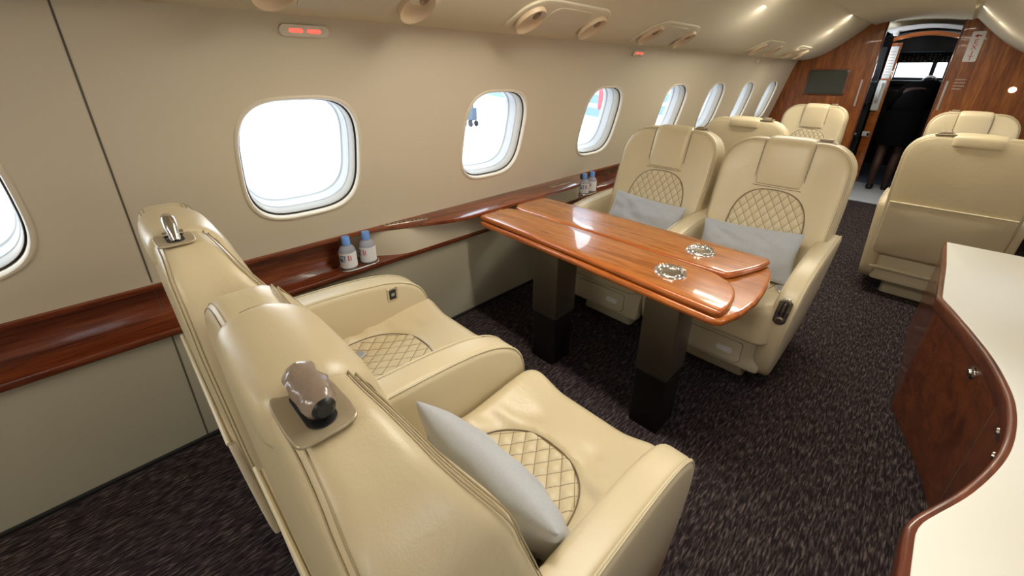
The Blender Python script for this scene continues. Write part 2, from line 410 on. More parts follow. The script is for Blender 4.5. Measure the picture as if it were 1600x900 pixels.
# vertical panel seams of the side wall
def seam_strip(name, y, zr, dx=.0012, w=.0022, mat='gap'):
    mb = MB(); r = []
    for i in range(17):
        z = zr[0] + (zr[1] - zr[0]) * i / 16; x = wallx(z) + dx; r.append([Vector((x, y - w, z)), Vector((x + .0004, y, z)), Vector((x, y + w, z))])
    mb.loft(r, mat, closed=False); return tag(mb.build(name), kind='structure')
seam_strip('trim_3', .012, (.70, 1.50))
seam_strip('trim_4', 5.52, (.70, 1.50), w=.0015)

# lower side panels, ledge, shelf
def dado_x(z): return -1.705 + z / .53 * .075
for side, nm in ((-1, 'wall_left_lower'), (1, 'wall_right_lower')):
    mb = MB(); mb.loft([[Vector((mirx(dado_x(z), side), y, z)) for y in (Y0, Y1)] for z in (0, .15, .3, .45, .53)], 'dado', closed=False)
    if side < 0:
        mb.loft([[Vector((dado_x(z) + .001, .012 - .0025, z)), Vector((dado_x(z) + .001, .012 + .0025, z))] for z in (0.012, .52)], 'gap', closed=False)
    tag(mb.build(nm.replace('_lower', ''), recalc=False), kind='structure')
    mb = MB(); mb.box((mirx(-1.705, side) - .003 if side < 0 else mirx(-1.69, side), Y0, 0), (mirx(-1.69, side) if side < 0 else mirx(-1.705, side) + .003, Y1, .012), 'black', .002)
    tag(mb.build('baseboard_left' if side < 0 else 'baseboard_right'), kind='structure')
def bulge(y):
    return max(ssmooth(.70, 1.22, y) * (1 - ssmooth(2.08, 2.36, y)), 0)
def ledge_front(y): return -1.663 + .168 * bulge(y)
def shelf_front(y): return -1.600 - .0 * bulge(y)
def inset_x(y): return -1.742 + .14 * (ssmooth(.64, .95, y) * (1 - ssmooth(2.22, 2.42, y)))
YS = [Y0 + (Y1 - Y0) * i / 300 for i in range(301)]
def ledge_set(side):
    root = empty('side_ledge', (mirx(-1.66, side), 0, .55), label='long mahogany side ledge with lower shelf along the %s' % ('window wall left of the table' if side < 0 else 'right wall behind the credenza'), cat='ledge')
    lx = root.location
    def sweep(prof, mat, name):
        mb = MB(); rings = []
        for y in YS: rings.append([Vector((mirx(p[0], side), y, p[1])) - lx for p in prof(y)])
        mb.loft(rings, mat, closed=True, cap0=True, cap1=True); return mb.build(name, root)
    sweep(lambda y: [(-1.745, .695), (ledge_front(y) - .006, .695), (ledge_front(y) - .001, .692), (ledge_front(y), .686), (ledge_front(y) - .002, .676), (ledge_front(y) - .012, .670), (-1.745, .670)], 'wood', 'ledge_top')
    sweep(lambda y: [(-1.75, .672), (-1.735, .672), (-1.733, .548), (-1.75, .548)], 'wood', 'back_panel')
    sweep(lambda y: [(-1.745, .550), (shelf_front(y) - .006, .550), (shelf_front(y) - .001, .547), (shelf_front(y) + .001, .540), (shelf_front(y) - .004, .526), (shelf_front(y) - .012, .520), (-1.745, .520)], 'wood', 'lower_shelf')
    if side < 0:
        mb = MB(); rings = []
        ys = [y for y in YS if .62 < y < 2.46]
        for y in ys:
            x = inset_x(y); rings.append([Vector((-1.743, y, .672)) - lx, Vector((x, y, .672)) - lx, Vector((x + .002, y, .55)) - lx, Vector((-1.74, y, .55)) - lx])
        mb.loft(rings, 'wall', closed=True); mb.build('cream_inset', root)
        for yy, nm in ((.86, 0), (2.02, 1)):       # air grilles let into the ledge
            mb = MB(); a = .10
            cy = .93 if nm == 0 else 2.00
            def mp(u, v, n, cy=cy):
                return Vector((ledge_front(cy + u) * .55 - 1.668 * .45 + v, cy + u, .695 + n)) - lx
            slab(mb, rrect(-a, -.012, a, .012, .010, 4), .003, .001, mp, 'satin', n=40)
            mb.build('air_grille', root)
            mb = MB()
            for i in range(10):
                u = -a + .016 + i * .0188
                slab(mb, rrect(u - .0065, -.006, u + .0065, .006, .002, 2), .0008, .0002, lambda x, y, n: mp(x, y, n + .003), 'black', n=12, fill=1, k=1)
            mb.build('grille_slots', root)
    mb = MB(); mb.loft([[Vector((mirx(-1.7315, side), .012 - .001, z)) - lx, Vector((mirx(-1.7315, side), .012 + .001, z)) - lx] for z in (.56, .67)], 'gap', closed=False); mb.build('panel_joint', root)
    return root
ledge_set(-1); ledge_set(1)

# ------------------------------------------------------------------ seats
SEATW = .283
def seat_half(z):
    return interp([(.25, .262), (.45, .272), (.70, .284), (.95, .284), (1.1, .284)], z)
def back_outline():
    P = []
    zt = 1.045; r = .135
    L = [(-seat_half(.28), .28), (-seat_half(.45), .45), (-seat_half(.6), .6), (-seat_half(.75), .75), (-.284, zt - r)]
    for k in range(1, 9): a = R(180 - 90 * k / 8); L.append((-.284 + r + r * cos(a), zt - r + r * sin(a)))
    L2 = [(-x, z) for x, z in reversed(L)]
    return [Vector(p) for p in L + L2]
def yr(z): return interp([(.2, -.30), (.35, -.325), (.6, -.345), (.85, -.36), (1.0, -.365), (1.06, -.36)], z)
def yf(z, x=0):
    b = interp([(.25, -.02), (.42, -.06), (.55, -.115), (.7, -.175), (.85, -.225), (1.0, -.262), (1.06, -.272)], z)
    w = ssmooth(.4, 1., abs(x) / .284) * .050 * (1 - .75 * ssmooth(.86, 1.05, z)); return b + w
def back_map(x, z, n):   # n: 0 rear .. 1 front
    y0, y1 = yr(z), yf(z, x); return Vector((x, y0 + (y1 - y0) * n, z))
QC = .042; QA = .72
def quilt_surface(name, halfw, v0, v1, mapf, parent, nu=100, nv=100, amp=.0065):
    """mapf(x, v, h) -> point"""
    bm = bmesh.new(); uvl = bm.loops.layers.uv.new('UVMap'); V = []; U = []
    for j in range(nv + 1):
        t = j / nv; tt = .5 - .5 * cos(pi * t); v = v0 + (v1 - v0) * tt; hw = max(halfw(v), 1e-4); row = []; ru = []
        for i in range(nu + 1):
            u = -1 + 2 * i / nu; x = u * hw
            a = (x + v * QA) / QC; b = (x - v * QA) / QC
            h = (abs(sin(pi * a) * sin(pi * b))) ** .42 * amp
            e = min((1 - abs(u)) * hw / .012, (v - v0) / .012, (v1 - v) / .012, 1); e = max(e, 0)
            h = h * e - (1 - e) ** 2 * .008
            row.append(bm.verts.new(mapf(x, v, h))); ru.append((x, v))
        V.append(row); U.append(ru)
    for j in range(nv):
        for i in range(nu):
            f = bm.faces.new((V[j][i], V[j][i + 1], V[j + 1][i + 1], V[j + 1][i])); f.smooth = True
            for l, q in zip(f.loops, (U[j][i], U[j][i + 1], U[j + 1][i + 1], U[j + 1][i])): l[uvl].uv = q
    me = bpy.data.meshes.new(name); bm.to_mesh(me); bm.free(); me.materials.append(M['quilt'])
    return link(bpy.data.objects.new(name, me), parent)

def cushion_top(x, y, quilt=False):
    """height of the seat cushion"""
    z = .432 + .034 * ssmooth(.09, .23, abs(x)) - .010 * ssmooth(.30, .0, y)
    z += .012 * ssmooth(.18, .36, y)
    d = qhw(y)
    return z
def qhw(y):
    # half width of the quilted zone of the seat cushion at depth y (rounded front)
    y1 = .25
    if y >= y1: return 0
    return .162 * (1 - max(0, (y - .02) / (y1 - .02)) ** 2.6) ** (1 / 2.6)
def bhw(z):      # quilted dome on the backrest
    z0, z1 = .40, .806
    t = (z - .60) / (z1 - .60)
    if t <= 0: return .172
    return .172 * max(0, (1 - t ** 2.6)) ** (1 / 2.6)

def arm_outline():
    return smooth_closed([(-.30, .10), (-.315, .30), (-.315, .60), (-.29, .628), (-.10, .632), (.12, .622), (.26, .600), (.35, .555), (.395, .49), (.402, .40), (.385, .26), (.35, .13), (.31, .085), (.15, .08), (-.10, .08)], 2)
ARM = arm_outline()
_arm_cache = {}
def make_arm(root, xc, w, lean=0., side=1, dy=0.):
    """one armrest panel; side tells which way its outer face looks"""
    key = (round(w, 3), lean, side)
    if key not in _arm_cache:
        mb = MB()
        def mp(y, z, n): return Vector((-w / 2 + n - lean * side * (1 - z / .6), y, z))
        slab(mb, ARM, w, min(.022, w * .35), mp, 'arm', bulge=.002, bulge_b=.002, n=120)
        mesh = mb.build('armrest', None); me = mesh.data; bpy.data.objects.remove(mesh)
        mb = MB(); P = resample(ARM, 160)
        sel = [p for p in P if p.y > .30 and not (p.x < -.30)]
        sel.sort(key=lambda p: math.atan2(p.y - .3, p.x - 0), reverse=True)
        for dx in (.012, .018):
            for s in ((side,) if lean else (-1, 1)):
                Q = offset_outline([Vector(p) for p in P], 0.0)
                pts = []
                for p in sel:
                    c = Vector((0, .35)); dd = (p - c).normalized()
                    rr = min(.022, w * .35); a = .0
                    sx = s * (w / 2 - dx * .5); inn = .006 if dx < .015 else .0028
                    pts.append(Vector((sx - lean * side * (1 - p.y / .6), p.x - dd.x * (inn * .6), p.y - dd.y * (inn * .6) + .0012)))
                mb.tube(pts, .0019, 'piping', 6)
        mesh = mb.build('piping', None); mp2 = mesh.data; bpy.data.objects.remove(mesh)
        _arm_cache[key] = (me, mp2)
    me, mp2 = _arm_cache[key]
    a = link(bpy.data.objects.new('armrest', me), root); a.location = (xc, dy, 0)
    p = link(bpy.data.objects.new('piping', mp2), a)
    return a

def make_seat_parts(root):
    # backrest body
    mb = MB(); slab(mb, back_outline(), 1., .0, lambda x, z, n: back_map(x, z, n), 'leather', n=8, k=1) if False else None
    P = resample(back_outline(), 140)
    if area(P) < 0: P.reverse()
    c = Vector((0, .62)); rings = []
    prof = []
    for i in range(9): sc = (i + .2) / 8.2; prof.append((.026, sc, .0, 0))
    prof[:] = [(.026, (i + .25) / 8.25, 0, -.006 * (1 - ((i + .25) / 8.25) ** 2)) for i in range(9)]
    for i in range(1, 6): a = pi / 2 * i / 5; prof.append((.026 * (1 - sin(a)), 1, 0, .026 * (1 - cos(a))))
    for t in (.25, .5, .75): prof.append((0, 1, t, .026 * (1 - t) - .034 * t))
    for i in range(0, 6): a = pi / 2 * i / 5; prof.append((.034 * (1 - cos(a)), 1, 1, -.034 + .034 * sin(a)))
    for i in range(8, -1, -1): sc = (i + .25) / 8.25; prof.append((.034, sc, 1, .010 * (1 - sc ** 4)))
    cache = {}
    for d, sc, n, off in prof:
        if d not in cache: cache[d] = offset_outline(P, d)
        r = []
        for q in cache[d]:
            x = c.x + (q.x - c.x) * sc; z = c.y + (q.y - c.y) * sc
            p = back_map(x, z, n); p.y += off; r.append(p)
        rings.append(r)
    mb.loft(rings, 'leather', cap0=True, cap1=True)
    back = mb.build('backrest', root, sharp=70)
    # double stitched seams round the front and rear edges of the backrest
    mb = MB()
    zmin = .36
    for d, n, off in ((.012, 1, -.0045), (.0055, 1, -.011), (.0115, 0, .004), (.0055, 0, .0095)):
        Q = offset_outline(P, d); pts = [(q, p) for q, p in zip(Q, P)]
        # rotate the list so it starts at the bottom
        i0 = min(range(len(P)), key=lambda i: abs(P[i].x) + P[i].y); pts = pts[i0:] + pts[:i0]
        arr = []
        for q, p in pts:
            if q.y < zmin: continue
            v = back_map(q.x, q.y, n); v.y += off; arr.append(v)
        mb.tube(arr, .0012, 'seam', 5)
    mb.build('stitching', back)
    # headrest: padded strip wrapping over the top
    path = crom([(yr(.98) - .006, .98, 0), (yr(1.01) - .008, 1.012, 0), (-.366, 1.040, 0), (-.337, 1.056, 0), (-.297, 1.055, 0), (yf(1.03) + .010, 1.030, 0), (yf(.98) + .020, .98, 0), (yf(.90) + .023, .90, 0), (yf(.85) + .020, .85, 0), (yf(.822) + .015, .822, 0)], 6)
    mb = MB(); rows = []; nP = len(path); W = .108
    for j, p in enumerate(path):
        t = (path[min(j + 1, nP - 1)] - path[max(j - 1, 0)]).normalized(); nn = Vector((-t.y, t.x, 0))
        if nn.dot(Vector((p.x + .31, p.y - .9, 0))) < 0: nn = -nn
        row = []
        ev = min(j / 2.5, (nP - 1 - j) / 2.5, 1)
        for i in range(25):
            u = -1 + 2 * i / 24; uu = sin(u * pi / 2)
            e = sqrt(max(0, 1 - abs(uu) ** 10)) * sqrt(max(0, 1 - (1 - ev) ** 2)) * (1 - .12 * uu * uu)
            q = p + nn * (-.026 + .028 * e); row.append(Vector((uu * W, q.x, q.y)))
        rows.append(row)
    mb.loft(rows, 'leather_smooth', closed=False); hr = mb.build('headrest', root, sharp=80, recalc=True)
    # dark seams flanking the headrest
    mb = MB()
    for s in (-1, 1):
        pts = []
        for j in range(2, nP - 1):
            p = path[j]; t = (path[min(j + 1, nP - 1)] - path[j - 1]).normalized(); nn = Vector((-t.y, t.x, 0))
            if nn.dot(Vector((p.x + .31, p.y - .9, 0))) < 0: nn = -nn
            q = p - nn * .0125; pts.append(Vector((s * (W + .001), q.x, q.y)))
        mb.tube(pts, .0016, 'groove', 5)
    pts = [Vector((W * (-1 + 2 * i / 10), yf(.815) + .010, .817)) for i in range(11)]
    mb.tube(pts, .0016, 'groove', 5); mb.build('headrest_seam', hr)
    # quilted dome
    def bm_(x, v, h): 
        p = back_map(x, v, 1); return Vector((x, p.y + .0125 + h, v + h * .3))
    quilt_surface('quilted_panel', bhw, .40, .806, bm_, root)
    mb = MB(); pts = []
    for s in (-1, 1):
        seq = [.806 - (.806 - .42) * (i / 40) ** 1.7 for i in range(41)]
        seq = seq if s < 0 else seq
        arr = [Vector((s * bhw(z), back_map(bhw(z), z, 1).y + .0105, z)) for z in seq]
        mb.tube(arr, .0022, 'groove', 5)
    mb.build('quilt_piping', root)
    # rear shell, lower back cover and pocket
    mb = MB(); slab(mb, rrect(-.264, .30, .264, .635, [.03, .015, .015, .03]), .016, .006, lambda x, z, n: Vector((x, yr(z) + .004 - n, z)), 'cloth', bulge=.008)
    pk = mb.build('seat_pocket', root)
    mb = MB(); mb.tube([Vector((x, yr(.636) - .012, .636)) for x in (-.262, -.1, 0, .1, .262)], .0045, 'piping', 8); mb.build('pocket_piping', pk)
    # base
    mb = MB(); slab(mb, rrect(-.252, -.295, .252, .36, .03), .175, .012, lambda x, y, n: Vector((x * (1 - .08 * (1 - n / .175)), y, .105 + n)), 'shell'); 
    slab(mb, rrect(-.262, -.31, .262, .2, .02), .02, .006, lambda x, y, n: Vector((x, y, .185 + n)), 'shell')
    base = mb.build('seat_base', root)
    mb = MB(); slab(mb, rrect(-.14, -.22, .14, .27, .02), .105, .008, lambda x, y, n: Vector((x * (1.0 + .15 * (1 - n / .105)), y, n + .001)), 'shell2'); mb.build('pedestal', root)
    mb = MB(); slab(mb, rrect(-.15, .125, .15, .235, [.03, .03, .012, .03]), .008, .003, lambda x, z, n: Vector((x, .358 + n, z)), 'shell')
    dr = mb.build('drawer', root)
    mb = MB(); slab(mb, rrect(-.152, .123, .152, .237, [.03, .03, .012, .03]), .003, .001, lambda x, z, n: Vector((x, .358 + n, z)), 'groove'); mb.build('drawer_gap', dr)
    mb = MB(); slab(mb, rrect(-.115, .165, -.045, .195, .0148), .004, .0015, lambda x, z, n: Vector((x, .366 + n, z)), 'white'); mb.build('drawer_pull', dr)
def make_cushion(root):
    mb = MB(); out = rrect(-.243, -.16, .243, .43, [.055, .055, .01, .01][::-1] if False else [.01, .06, .06, .01], 8)
    # outline corners: front is +y
    T = 1.
    P = resample(out, 140)
    if area(P) < 0: P.reverse()
    c = Vector((0, .13)); rings = []; cache = {}
    zb = .285; rb = .02; rt = .045
    L = [(rb, (i + .3) / 4.3, zb) for i in range(5)]
    for i in range(1, 5): a = pi / 2 * i / 4; L.append((rb * (1 - sin(a)), 1, zb + rb * (1 - cos(a))))
    for i in range(0, 7): a = pi / 2 * i / 6; L.append((rt * (1 - cos(a)), 1, ('t', -rt + rt * sin(a))))
    for i in range(23, -1, -1): L.append((rt, (i + .3) / 24.3, ('t', 0)))
    for d, sc, z in L:
        if d not in cache: cache[d] = offset_outline(P, d)
        r = []
        for q in cache[d]:
            x = c.x + (q.x - c.x) * sc; y = c.y + (q.y - c.y) * sc
            if isinstance(z, tuple):
                zz = cushion_top(x, y) + z[1]
                # gathered creases beside the quilted zone
                d1 = abs(x) - qhw(min(y, .245)); 
                w = ssmooth(.0, .03, d1) * (1 - ssmooth(.05, .1, d1)) * ssmooth(-.1, .05, y) * (1 - ssmooth(.26, .36, y))
                zz += w * .0075 * sin(75 * y + 22 * abs(x)) * (.5 + noise.noise(Vector((x * 9, y * 14, 3)))) 
                dip = 1 - ssmooth(-.02, .02, max(abs(x) - qhw(y) if y < .25 else .1, y - .25)); zz -= .012 * dip
            else: zz = z
            r.append(Vector((x, y, zz)))
        rings.append(r)
    mb.loft(rings, 'leather', cap0=True, cap1=True); cu = mb.build('seat_cushion', root, sharp=75)
    def qm(x, v, h): return Vector((x, v, cushion_top(x, v) - .0035 + h))
    quilt_surface('quilted_panel', qhw, -.12, .249, qm, cu)
    mb = MB(); arr = []
    ys = [-.11 + .36 * (1 - (1 - i / 40) ** 2.2) for i in range(41)]
    for s in (-1, 1):
        mb.tube([Vector((s * (qhw(y) + .001), y, cushion_top(qhw(y), y) - .004)) for y in ys], .002, 'groove', 5)
    mb.build('quilt_piping', cu)
    return cu
def make_guide(root):
    """shoulder belt guide set in the top of the aisle bolster (origin at its centre)"""
    g = empty('belt_guide'); g.parent = root
    tl = Matrix.Rotation(R(-3), 3, 'Y') @ Matrix.Rotation(R(0), 3, 'X')
    mb = MB(); slab(mb, smooth_closed([(-.038, -.031), (.038, -.031), (.045, -.024), (.045, .022), (.036, .030), (-.036, .030), (-.045, .022), (-.045, -.024)], 1), .005, .002, lambda x, y, n: tl @ Vector((x, y, n)), 'tan_metal', n=64)
    pl = mb.build('guide_plate', g); g_mesh = pl
    mb = MB(); slab(mb, rrect(-.036, -.014, .036, .014, .0135), .0012, .0004, lambda x, y, n: tl @ Vector((x, y, n + .005)), 'black', n=40); o2 = mb.build('belt_slot', g)
    return g, pl, o2
def wrap_mesh(mat='wrap'):
    mb = MB(); N = 22; rings = []
    for j in range(13):
        t = j / 12; r = .017 * (1 - .15 * abs(2 * t - 1) ** 3) * (.75 if j in (0, 12) else 1)
        ring = []
        for i in range(N):
            a = 2 * pi * i / N; rr = r * (1 + .16 * noise.noise(Vector((cos(a) * 2.2, sin(a) * 2.2, t * 5))))
            ring.append(Vector((-.042 + .070 * t, .002 + rr * cos(a), .022 + rr * sin(a) * .9)))
        rings.append(ring)
    mb.loft(rings, mat, cap0=True, cap1=True)
    mb.lathe([(0, .006), (.007, .006), (.0105, .003), (.0115, 0), (.0115, -.012)], 'black', (.026, .002, .021), 20, Matrix.Rotation(R(90), 4, 'Y')); return mb
def chrome_handle_mesh():
    mb = MB(); mb.tube([(-.028, 0, .006), (-.030, 0, .024), (-.022, 0, .040), (-.004, 0, .040), (.012, 0, .024), (.022, 0, .006)], [.009, .0095, .010, .011, .010, .008], 'chrome', 12)
    mb.tube([(.0, -.016, .014), (.0, .016, .014)], .006, 'chrome', 10); return mb

proto = empty('armchair')
make_seat_parts(proto); proto_c = make_cushion(proto)
def copy_tree(o, parent=None):
    c = o.copy(); COL.objects.link(c)
    if parent: c.parent = parent
    for ch in list(o.children): copy_tree(ch, c)
    return c
used = False
GX = .135
# the prototype is kept clean: copy sources are taken from a linked template list
class Tmpl: pass
def snapshot():
    t = [(c, [(g, []) for g in c.children]) for c in proto.children]; return t
SNAP = snapshot()
def place_first_or_copy():
    global used
    if not used: used = True; return proto
    r = bpy.data.objects.new('armchair', None); COL.objects.link(r)
    for c, gs in SNAP:
        k = c.copy(); COL.objects.link(k); k.parent = r; k.location = (0, 0, 0)
        for g, _ in gs:
            q = g.copy(); COL.objects.link(q); q.parent = k
    return r
def seat(x, y, face, label, arms, guide, ext=0., wrap=None, z=0):
    s = place_first_or_copy(); s.location = (x, y, z); s.rotation_euler = (0, 0, 0 if face > 0 else pi); tag(s, label, 'seat', 'cream leather cabin seats')
    for ch in s.children:
        if ch.name.startswith('seat_cushion'): ch.location = (0, ext, 0)
    for a in arms: make_arm(s, *a)
    g, pl, sl = make_guide(s); g.location = (guide * GX, -.330, 1.043)
    if wrap == 'film': h = wrap_mesh().build('wrapped_handle', g); h['label'] = 'belt handle wrapped in brown plastic film'
    elif wrap == 'chrome': chrome_handle_mesh().build('chrome_handle', g)
    else:
        mb = MB(); slab(mb, rrect(-.026, -.02, .026, .02, .008), .014, .004, lambda x_, y_, n: Vector((x_, y_, n + .004)), 'vent', n=40); mb.build('guide_cap', g)
    return s
AW = .082
nA = seat(-.487, .412, 1, 'cream leather seat nearest the camera, its belt handle wrapped in brown film', [(.272, AW, .02, 1), (-.298, .095, 0, -1)], 1, -.01, 'film')
nW = seat(-1.11, .39, 1, 'cream leather seat nearest the camera on the window side, chrome belt handle on top', [(-.237, .095, .0, -1, .03)], 1, .02, 'chrome')
fA = seat(-.495, 2.17, -1, 'cream leather seat across the table on the aisle side, facing the camera', [(-.272, AW, .055, -1), (.300, .09, 0, 1)], -1, 0)
fW = seat(-1.095, 2.17, -1, 'cream leather seat across the table under the windows, facing the camera', [(.300, .085, 0, 1)], -1, 0)
bF = seat(-1.0, 3.72, 1, 'cream leather seat seen from behind, beyond the table seats by the windows', [(.275, AW, .03, 1), (-.275, AW, .03, -1)], 1, 0)
bA = seat(-.96, 5.20, -1, 'cream leather seat standing against the front bulkhead below the dark screen', [(.275, AW, .03, 1), (-.275, AW, .03, -1)], -1, 0)
rF = seat(.175, 3.70, 1, 'cream leather seat seen from behind, right of the aisle beyond the white credenza', [(.275, AW, .03, 1), (-.275, AW, .03, -1)], -1, 0)
rA = seat(.20, 5.20, -1, 'cream leather seat at the right front bulkhead, only its top showing', [(.275, AW, .03, 1), (-.275, AW, .03, -1)], 1, 0)

# controls in the armrests
arm = [c for c in fA.children if c.name.startswith('armrest')][0]
mb = MB()
def amap(u, v, n):   # on the sloping front nose of the aisle armrest
    z = .47 + v; x = u - .055 * -1 * (1 - z / .6)
    return Vector((x, .395 + n + .006 * (1 - abs(v) / .06), z))
slab(mb, rrect(-.024, -.062, .024, .062, .0235), .006, .002, amap, 'chrome', n=60); ct = mb.build('seat_control', arm)
mb = MB(); slab(mb, rrect(-.011, -.022, .011, .048, .0105), .003, .001, lambda u, v, n: amap(u, v, n + .005), 'black', n=40)
slab(mb, rrect(-.004, -.02, .004, .044, .0035), .004, .001, lambda u, v, n: amap(u, v, n + .007), 'chrome', n=24); mb.build('control_slot', ct)
mb = MB(); slab(mb, [(.014 * cos(a / 16 * 2 * pi), -.040 + .014 * sin(a / 16 * 2 * pi)) for a in range(16)], .008, .002, lambda u, v, n: amap(u, v, n + .004), 'satin', n=32); mb.build('control_button', ct)
arm = [c for c in nW.children if c.name.startswith('armrest')][0]
mb = MB(); f0 = lambda u, v, n: Vector((.0475 + n, .235 + u, .555 + v))
slab(mb, rrect(-.022, -.027, .022, .027, .005), .003, .001, f0, 'satin', n=40); sw = mb.build('arm_switch', arm)
mb = MB(); slab(mb, rrect(-.014, -.02, .014, .02, .003), .002, .0008, lambda u, v, n: f0(u, v, n + .003), 'black', n=40)
slab(mb, rrect(-.007, -.006, .007, .006, .002), .003, .001, lambda u, v, n: f0(u, v, n + .004), 'grey', n=20); mb.build('switch_rocker', sw)
# folded lap belts beside the cushions
def buckle(root, x, y, z, rz):
    mb = MB(); q = Matrix.Rotation(rz, 3, 'Z')
    slab(mb, rrect(-.022, -.03, .022, .03, .006), .012, .004, lambda u, v, n: Vector((x, y, z)) + q @ Vector((u, v, n)), 'chrome', n=40)
    slab(mb, rrect(-.012, -.012, .012, .02, .004), .004, .001, lambda u, v, n: Vector((x, y, z)) + q @ Vector((u, v, n + .011)), 'grey', n=24); mb.build('belt_buckle', root)
buckle(fA, -.205, .19, .462, .5)
buckle(nW, -.05, .045, .452, .4)

# ------------------------------------------------------------------ pillows
def pillow(loc, rot, label, w=.44, h=.27, t=.10, seed=0, bend=.0):
    mb = MB(); nu, nv = 44, 32; F = []; B = []
    for j in range(nv + 1):
        v = -1 + 2 * j / nv; v = sin(v * pi / 2); rf = []; rb = []
        for i in range(nu + 1):
            u = -1 + 2 * i / nu; u = sin(u * pi / 2)
            e = max(0, (1 - u * u)) ** .42 * max(0, (1 - v * v)) ** .42
            pinch = 1 - .07 * (1 - abs(v)) * abs(u) ** 3 * 1. ; pv = 1 - .09 * (1 - u * u) * abs(v) ** 3
            x = u * w / 2 * (1 - .05 * (1 - v * v)); y = v * h / 2 * (1 - .07 * (1 - u * u))
            nz = noise.noise(Vector((u * 2.2 + seed, v * 2.2, 0))) * .016 * e + .006 * e * sin(9 * u + 5 * v + 4 * noise.noise(Vector((u * 2, v * 2, seed))))
            zb = bend * (u * u)
            rf.append(Vector((x, y, t / 2 * e + nz + zb))); rb.append(Vector((x, y, -t / 2 * e + nz * .5 + zb)))
        F.append(rf); B.append(rb)
    mb.loft(F, 'pillow', closed=False); mb.loft([list(reversed(r)) for r in B], 'pillow', closed=False)
    o = mb.build('lumbar_pillow', sharp=120, weld=1e-4); o.location = loc; o.rotation_euler = rot
    return tag(o, label, 'pillow', 'grey lumbar pillows')
pillow((-.505, 2.17 - .045, .548), (R(64), R(-3), R(2)), 'grey pillow on the aisle seat facing the camera, right behind the table end', .44, .25, .10, 1)
pillow((-1.065, 2.17 - .04, .568), (R(64), R(2), R(-2)), 'grey pillow on the window-side seat facing the camera', .44, .245, .10, 5)
pillow((-.448, .42 - .012, .545), (R(113), R(3), R(2)), 'grey pillow tucked against the backrest of the seat nearest the camera', .385, .29, .12, 9)

# ------------------------------------------------------------------ table
TZ = .685
tb = empty('conference_table', (-.9, 1.47, 0), label='glossy mahogany folding conference table between the facing seats', cat='table')
tl = Vector(tb.location)
near_leaf = [(-1.492, 1.262), (-1.27, 1.256), (-1.05, 1.247), (-.85, 1.236), (-.65, 1.222), (-.45, 1.207), (-.318, 1.198), (-.308, 1.21), (-.305, 1.27), (-.310, 1.33), (-.330, 1.39), (-.365, 1.435), (-.42, 1.463), (-.50, 1.472), (-.9, 1.474), (-1.40, 1.474), (-1.47, 1.46), (-1.497, 1.41)]
far_leaf = [(-1.40, 1.479), (-.50, 1.480), (-.405, 1.482), (-.385, 1.49), (-.355, 1.56), (-.325, 1.65), (-.310, 1.725), (-.325, 1.742), (-.60, 1.752), (-1.0, 1.757), (-1.46, 1.742), (-1.492, 1.72), (-1.497, 1.62), (-1.492, 1.53), (-1.46, 1.488)]
base_board = [(-1.485, 1.255), (-.9, 1.232), (-.45, 1.200), (-.325, 1.192), (-.298, 1.21), (-.272, 1.30), (-.262, 1.42), (-.268, 1.55), (-.285, 1.66), (-.312, 1.735), (-.36, 1.75), (-.9, 1.762), (-1.485, 1.745)]
def dens(P, cut=.012):
    out = []
    n = len(P)
    for i in range(n):
        a, b, c = Vector(P[i - 1]), Vector(P[i]), Vector(P[(i + 1) % n])
        d1 = min(cut, (a - b).length * .4); d2 = min(cut, (c - b).length * .4)
        p = b + (a - b).normalized() * d1; q = b + (c - b).normalized() * d2
        for t in (0, .33, .66, 1): out.append((p * (1 - t) ** 2 + b * 2 * t * (1 - t) + q * t * t))
    return out
def tslab(P, z0, T, r, top, name, edge=None):
    mb = MB(); slab(mb, dens(P), T, r, lambda x, y, n: Vector((x, y, z0 + n)) - tl, edge or top, n=220, k=5, fill=3)
    for f in mb.bm.faces:
        c = f.calc_center_median()
        if all(abs(v.co.z + tl.z - (z0 + T)) < 1e-4 for v in f.verts): f.material_index = mb.mi(top)
    return mb.build(name, tb, sharp=50)
tslab(near_leaf, TZ - .026, .026, .011, 'wood_table', 'table_leaf', 'wood_edge')
tslab(far_leaf, TZ - .026, .026, .011, 'wood_table', 'table_leaf', 'wood_edge')
tslab(base_board, TZ - .056, .029, .012, 'wood_table', 'base_board', 'wood_edge')
for cx, cy in ((-.536, 1.345), (-.537, 1.612)):
    mb = MB(); mb.lathe([(0, .002), (.030, .002), (.038, .0035), (.040, .009), (.044, .011), (.050, .010), (.055, .006), (.0565, .001), (.0565, -.001)], 'chrome', Vector((cx, cy, TZ)) - tl, 48); ch = mb.build('cup_holder', tb)
    mb = MB()
    for i in range(24): a = 2 * pi * i / 24; p = Vector((cx + .041 * cos(a), cy + .041 * sin(a), TZ + .008)) - tl; q = Vector((cx + .051 * cos(a), cy + .051 * sin(a), TZ + .0115)) - tl; mb.tube([p, q], [.0025, .0035], 'chrome', 6)
    mb.build('fluted_rim', ch)
for x0, x1, y0 in ((-1.165, -1.02, 1.31), (-.588, -.455, 1.285)):
    mb = MB(); mb.box(Vector((x0, y0, .27)) - tl, Vector((x1, y0 + .15, TZ - .056)) - tl, 'leg', .006, 3); lg = mb.build('leg', tb)
    mb = MB(); mb.box(Vector((x0 + .004, y0 + .004, .0)) - tl, Vector((x1 - .004, y0 + .146, .268)) - tl, 'leg2', .006, 3); mb.build('leg_sleeve', lg)

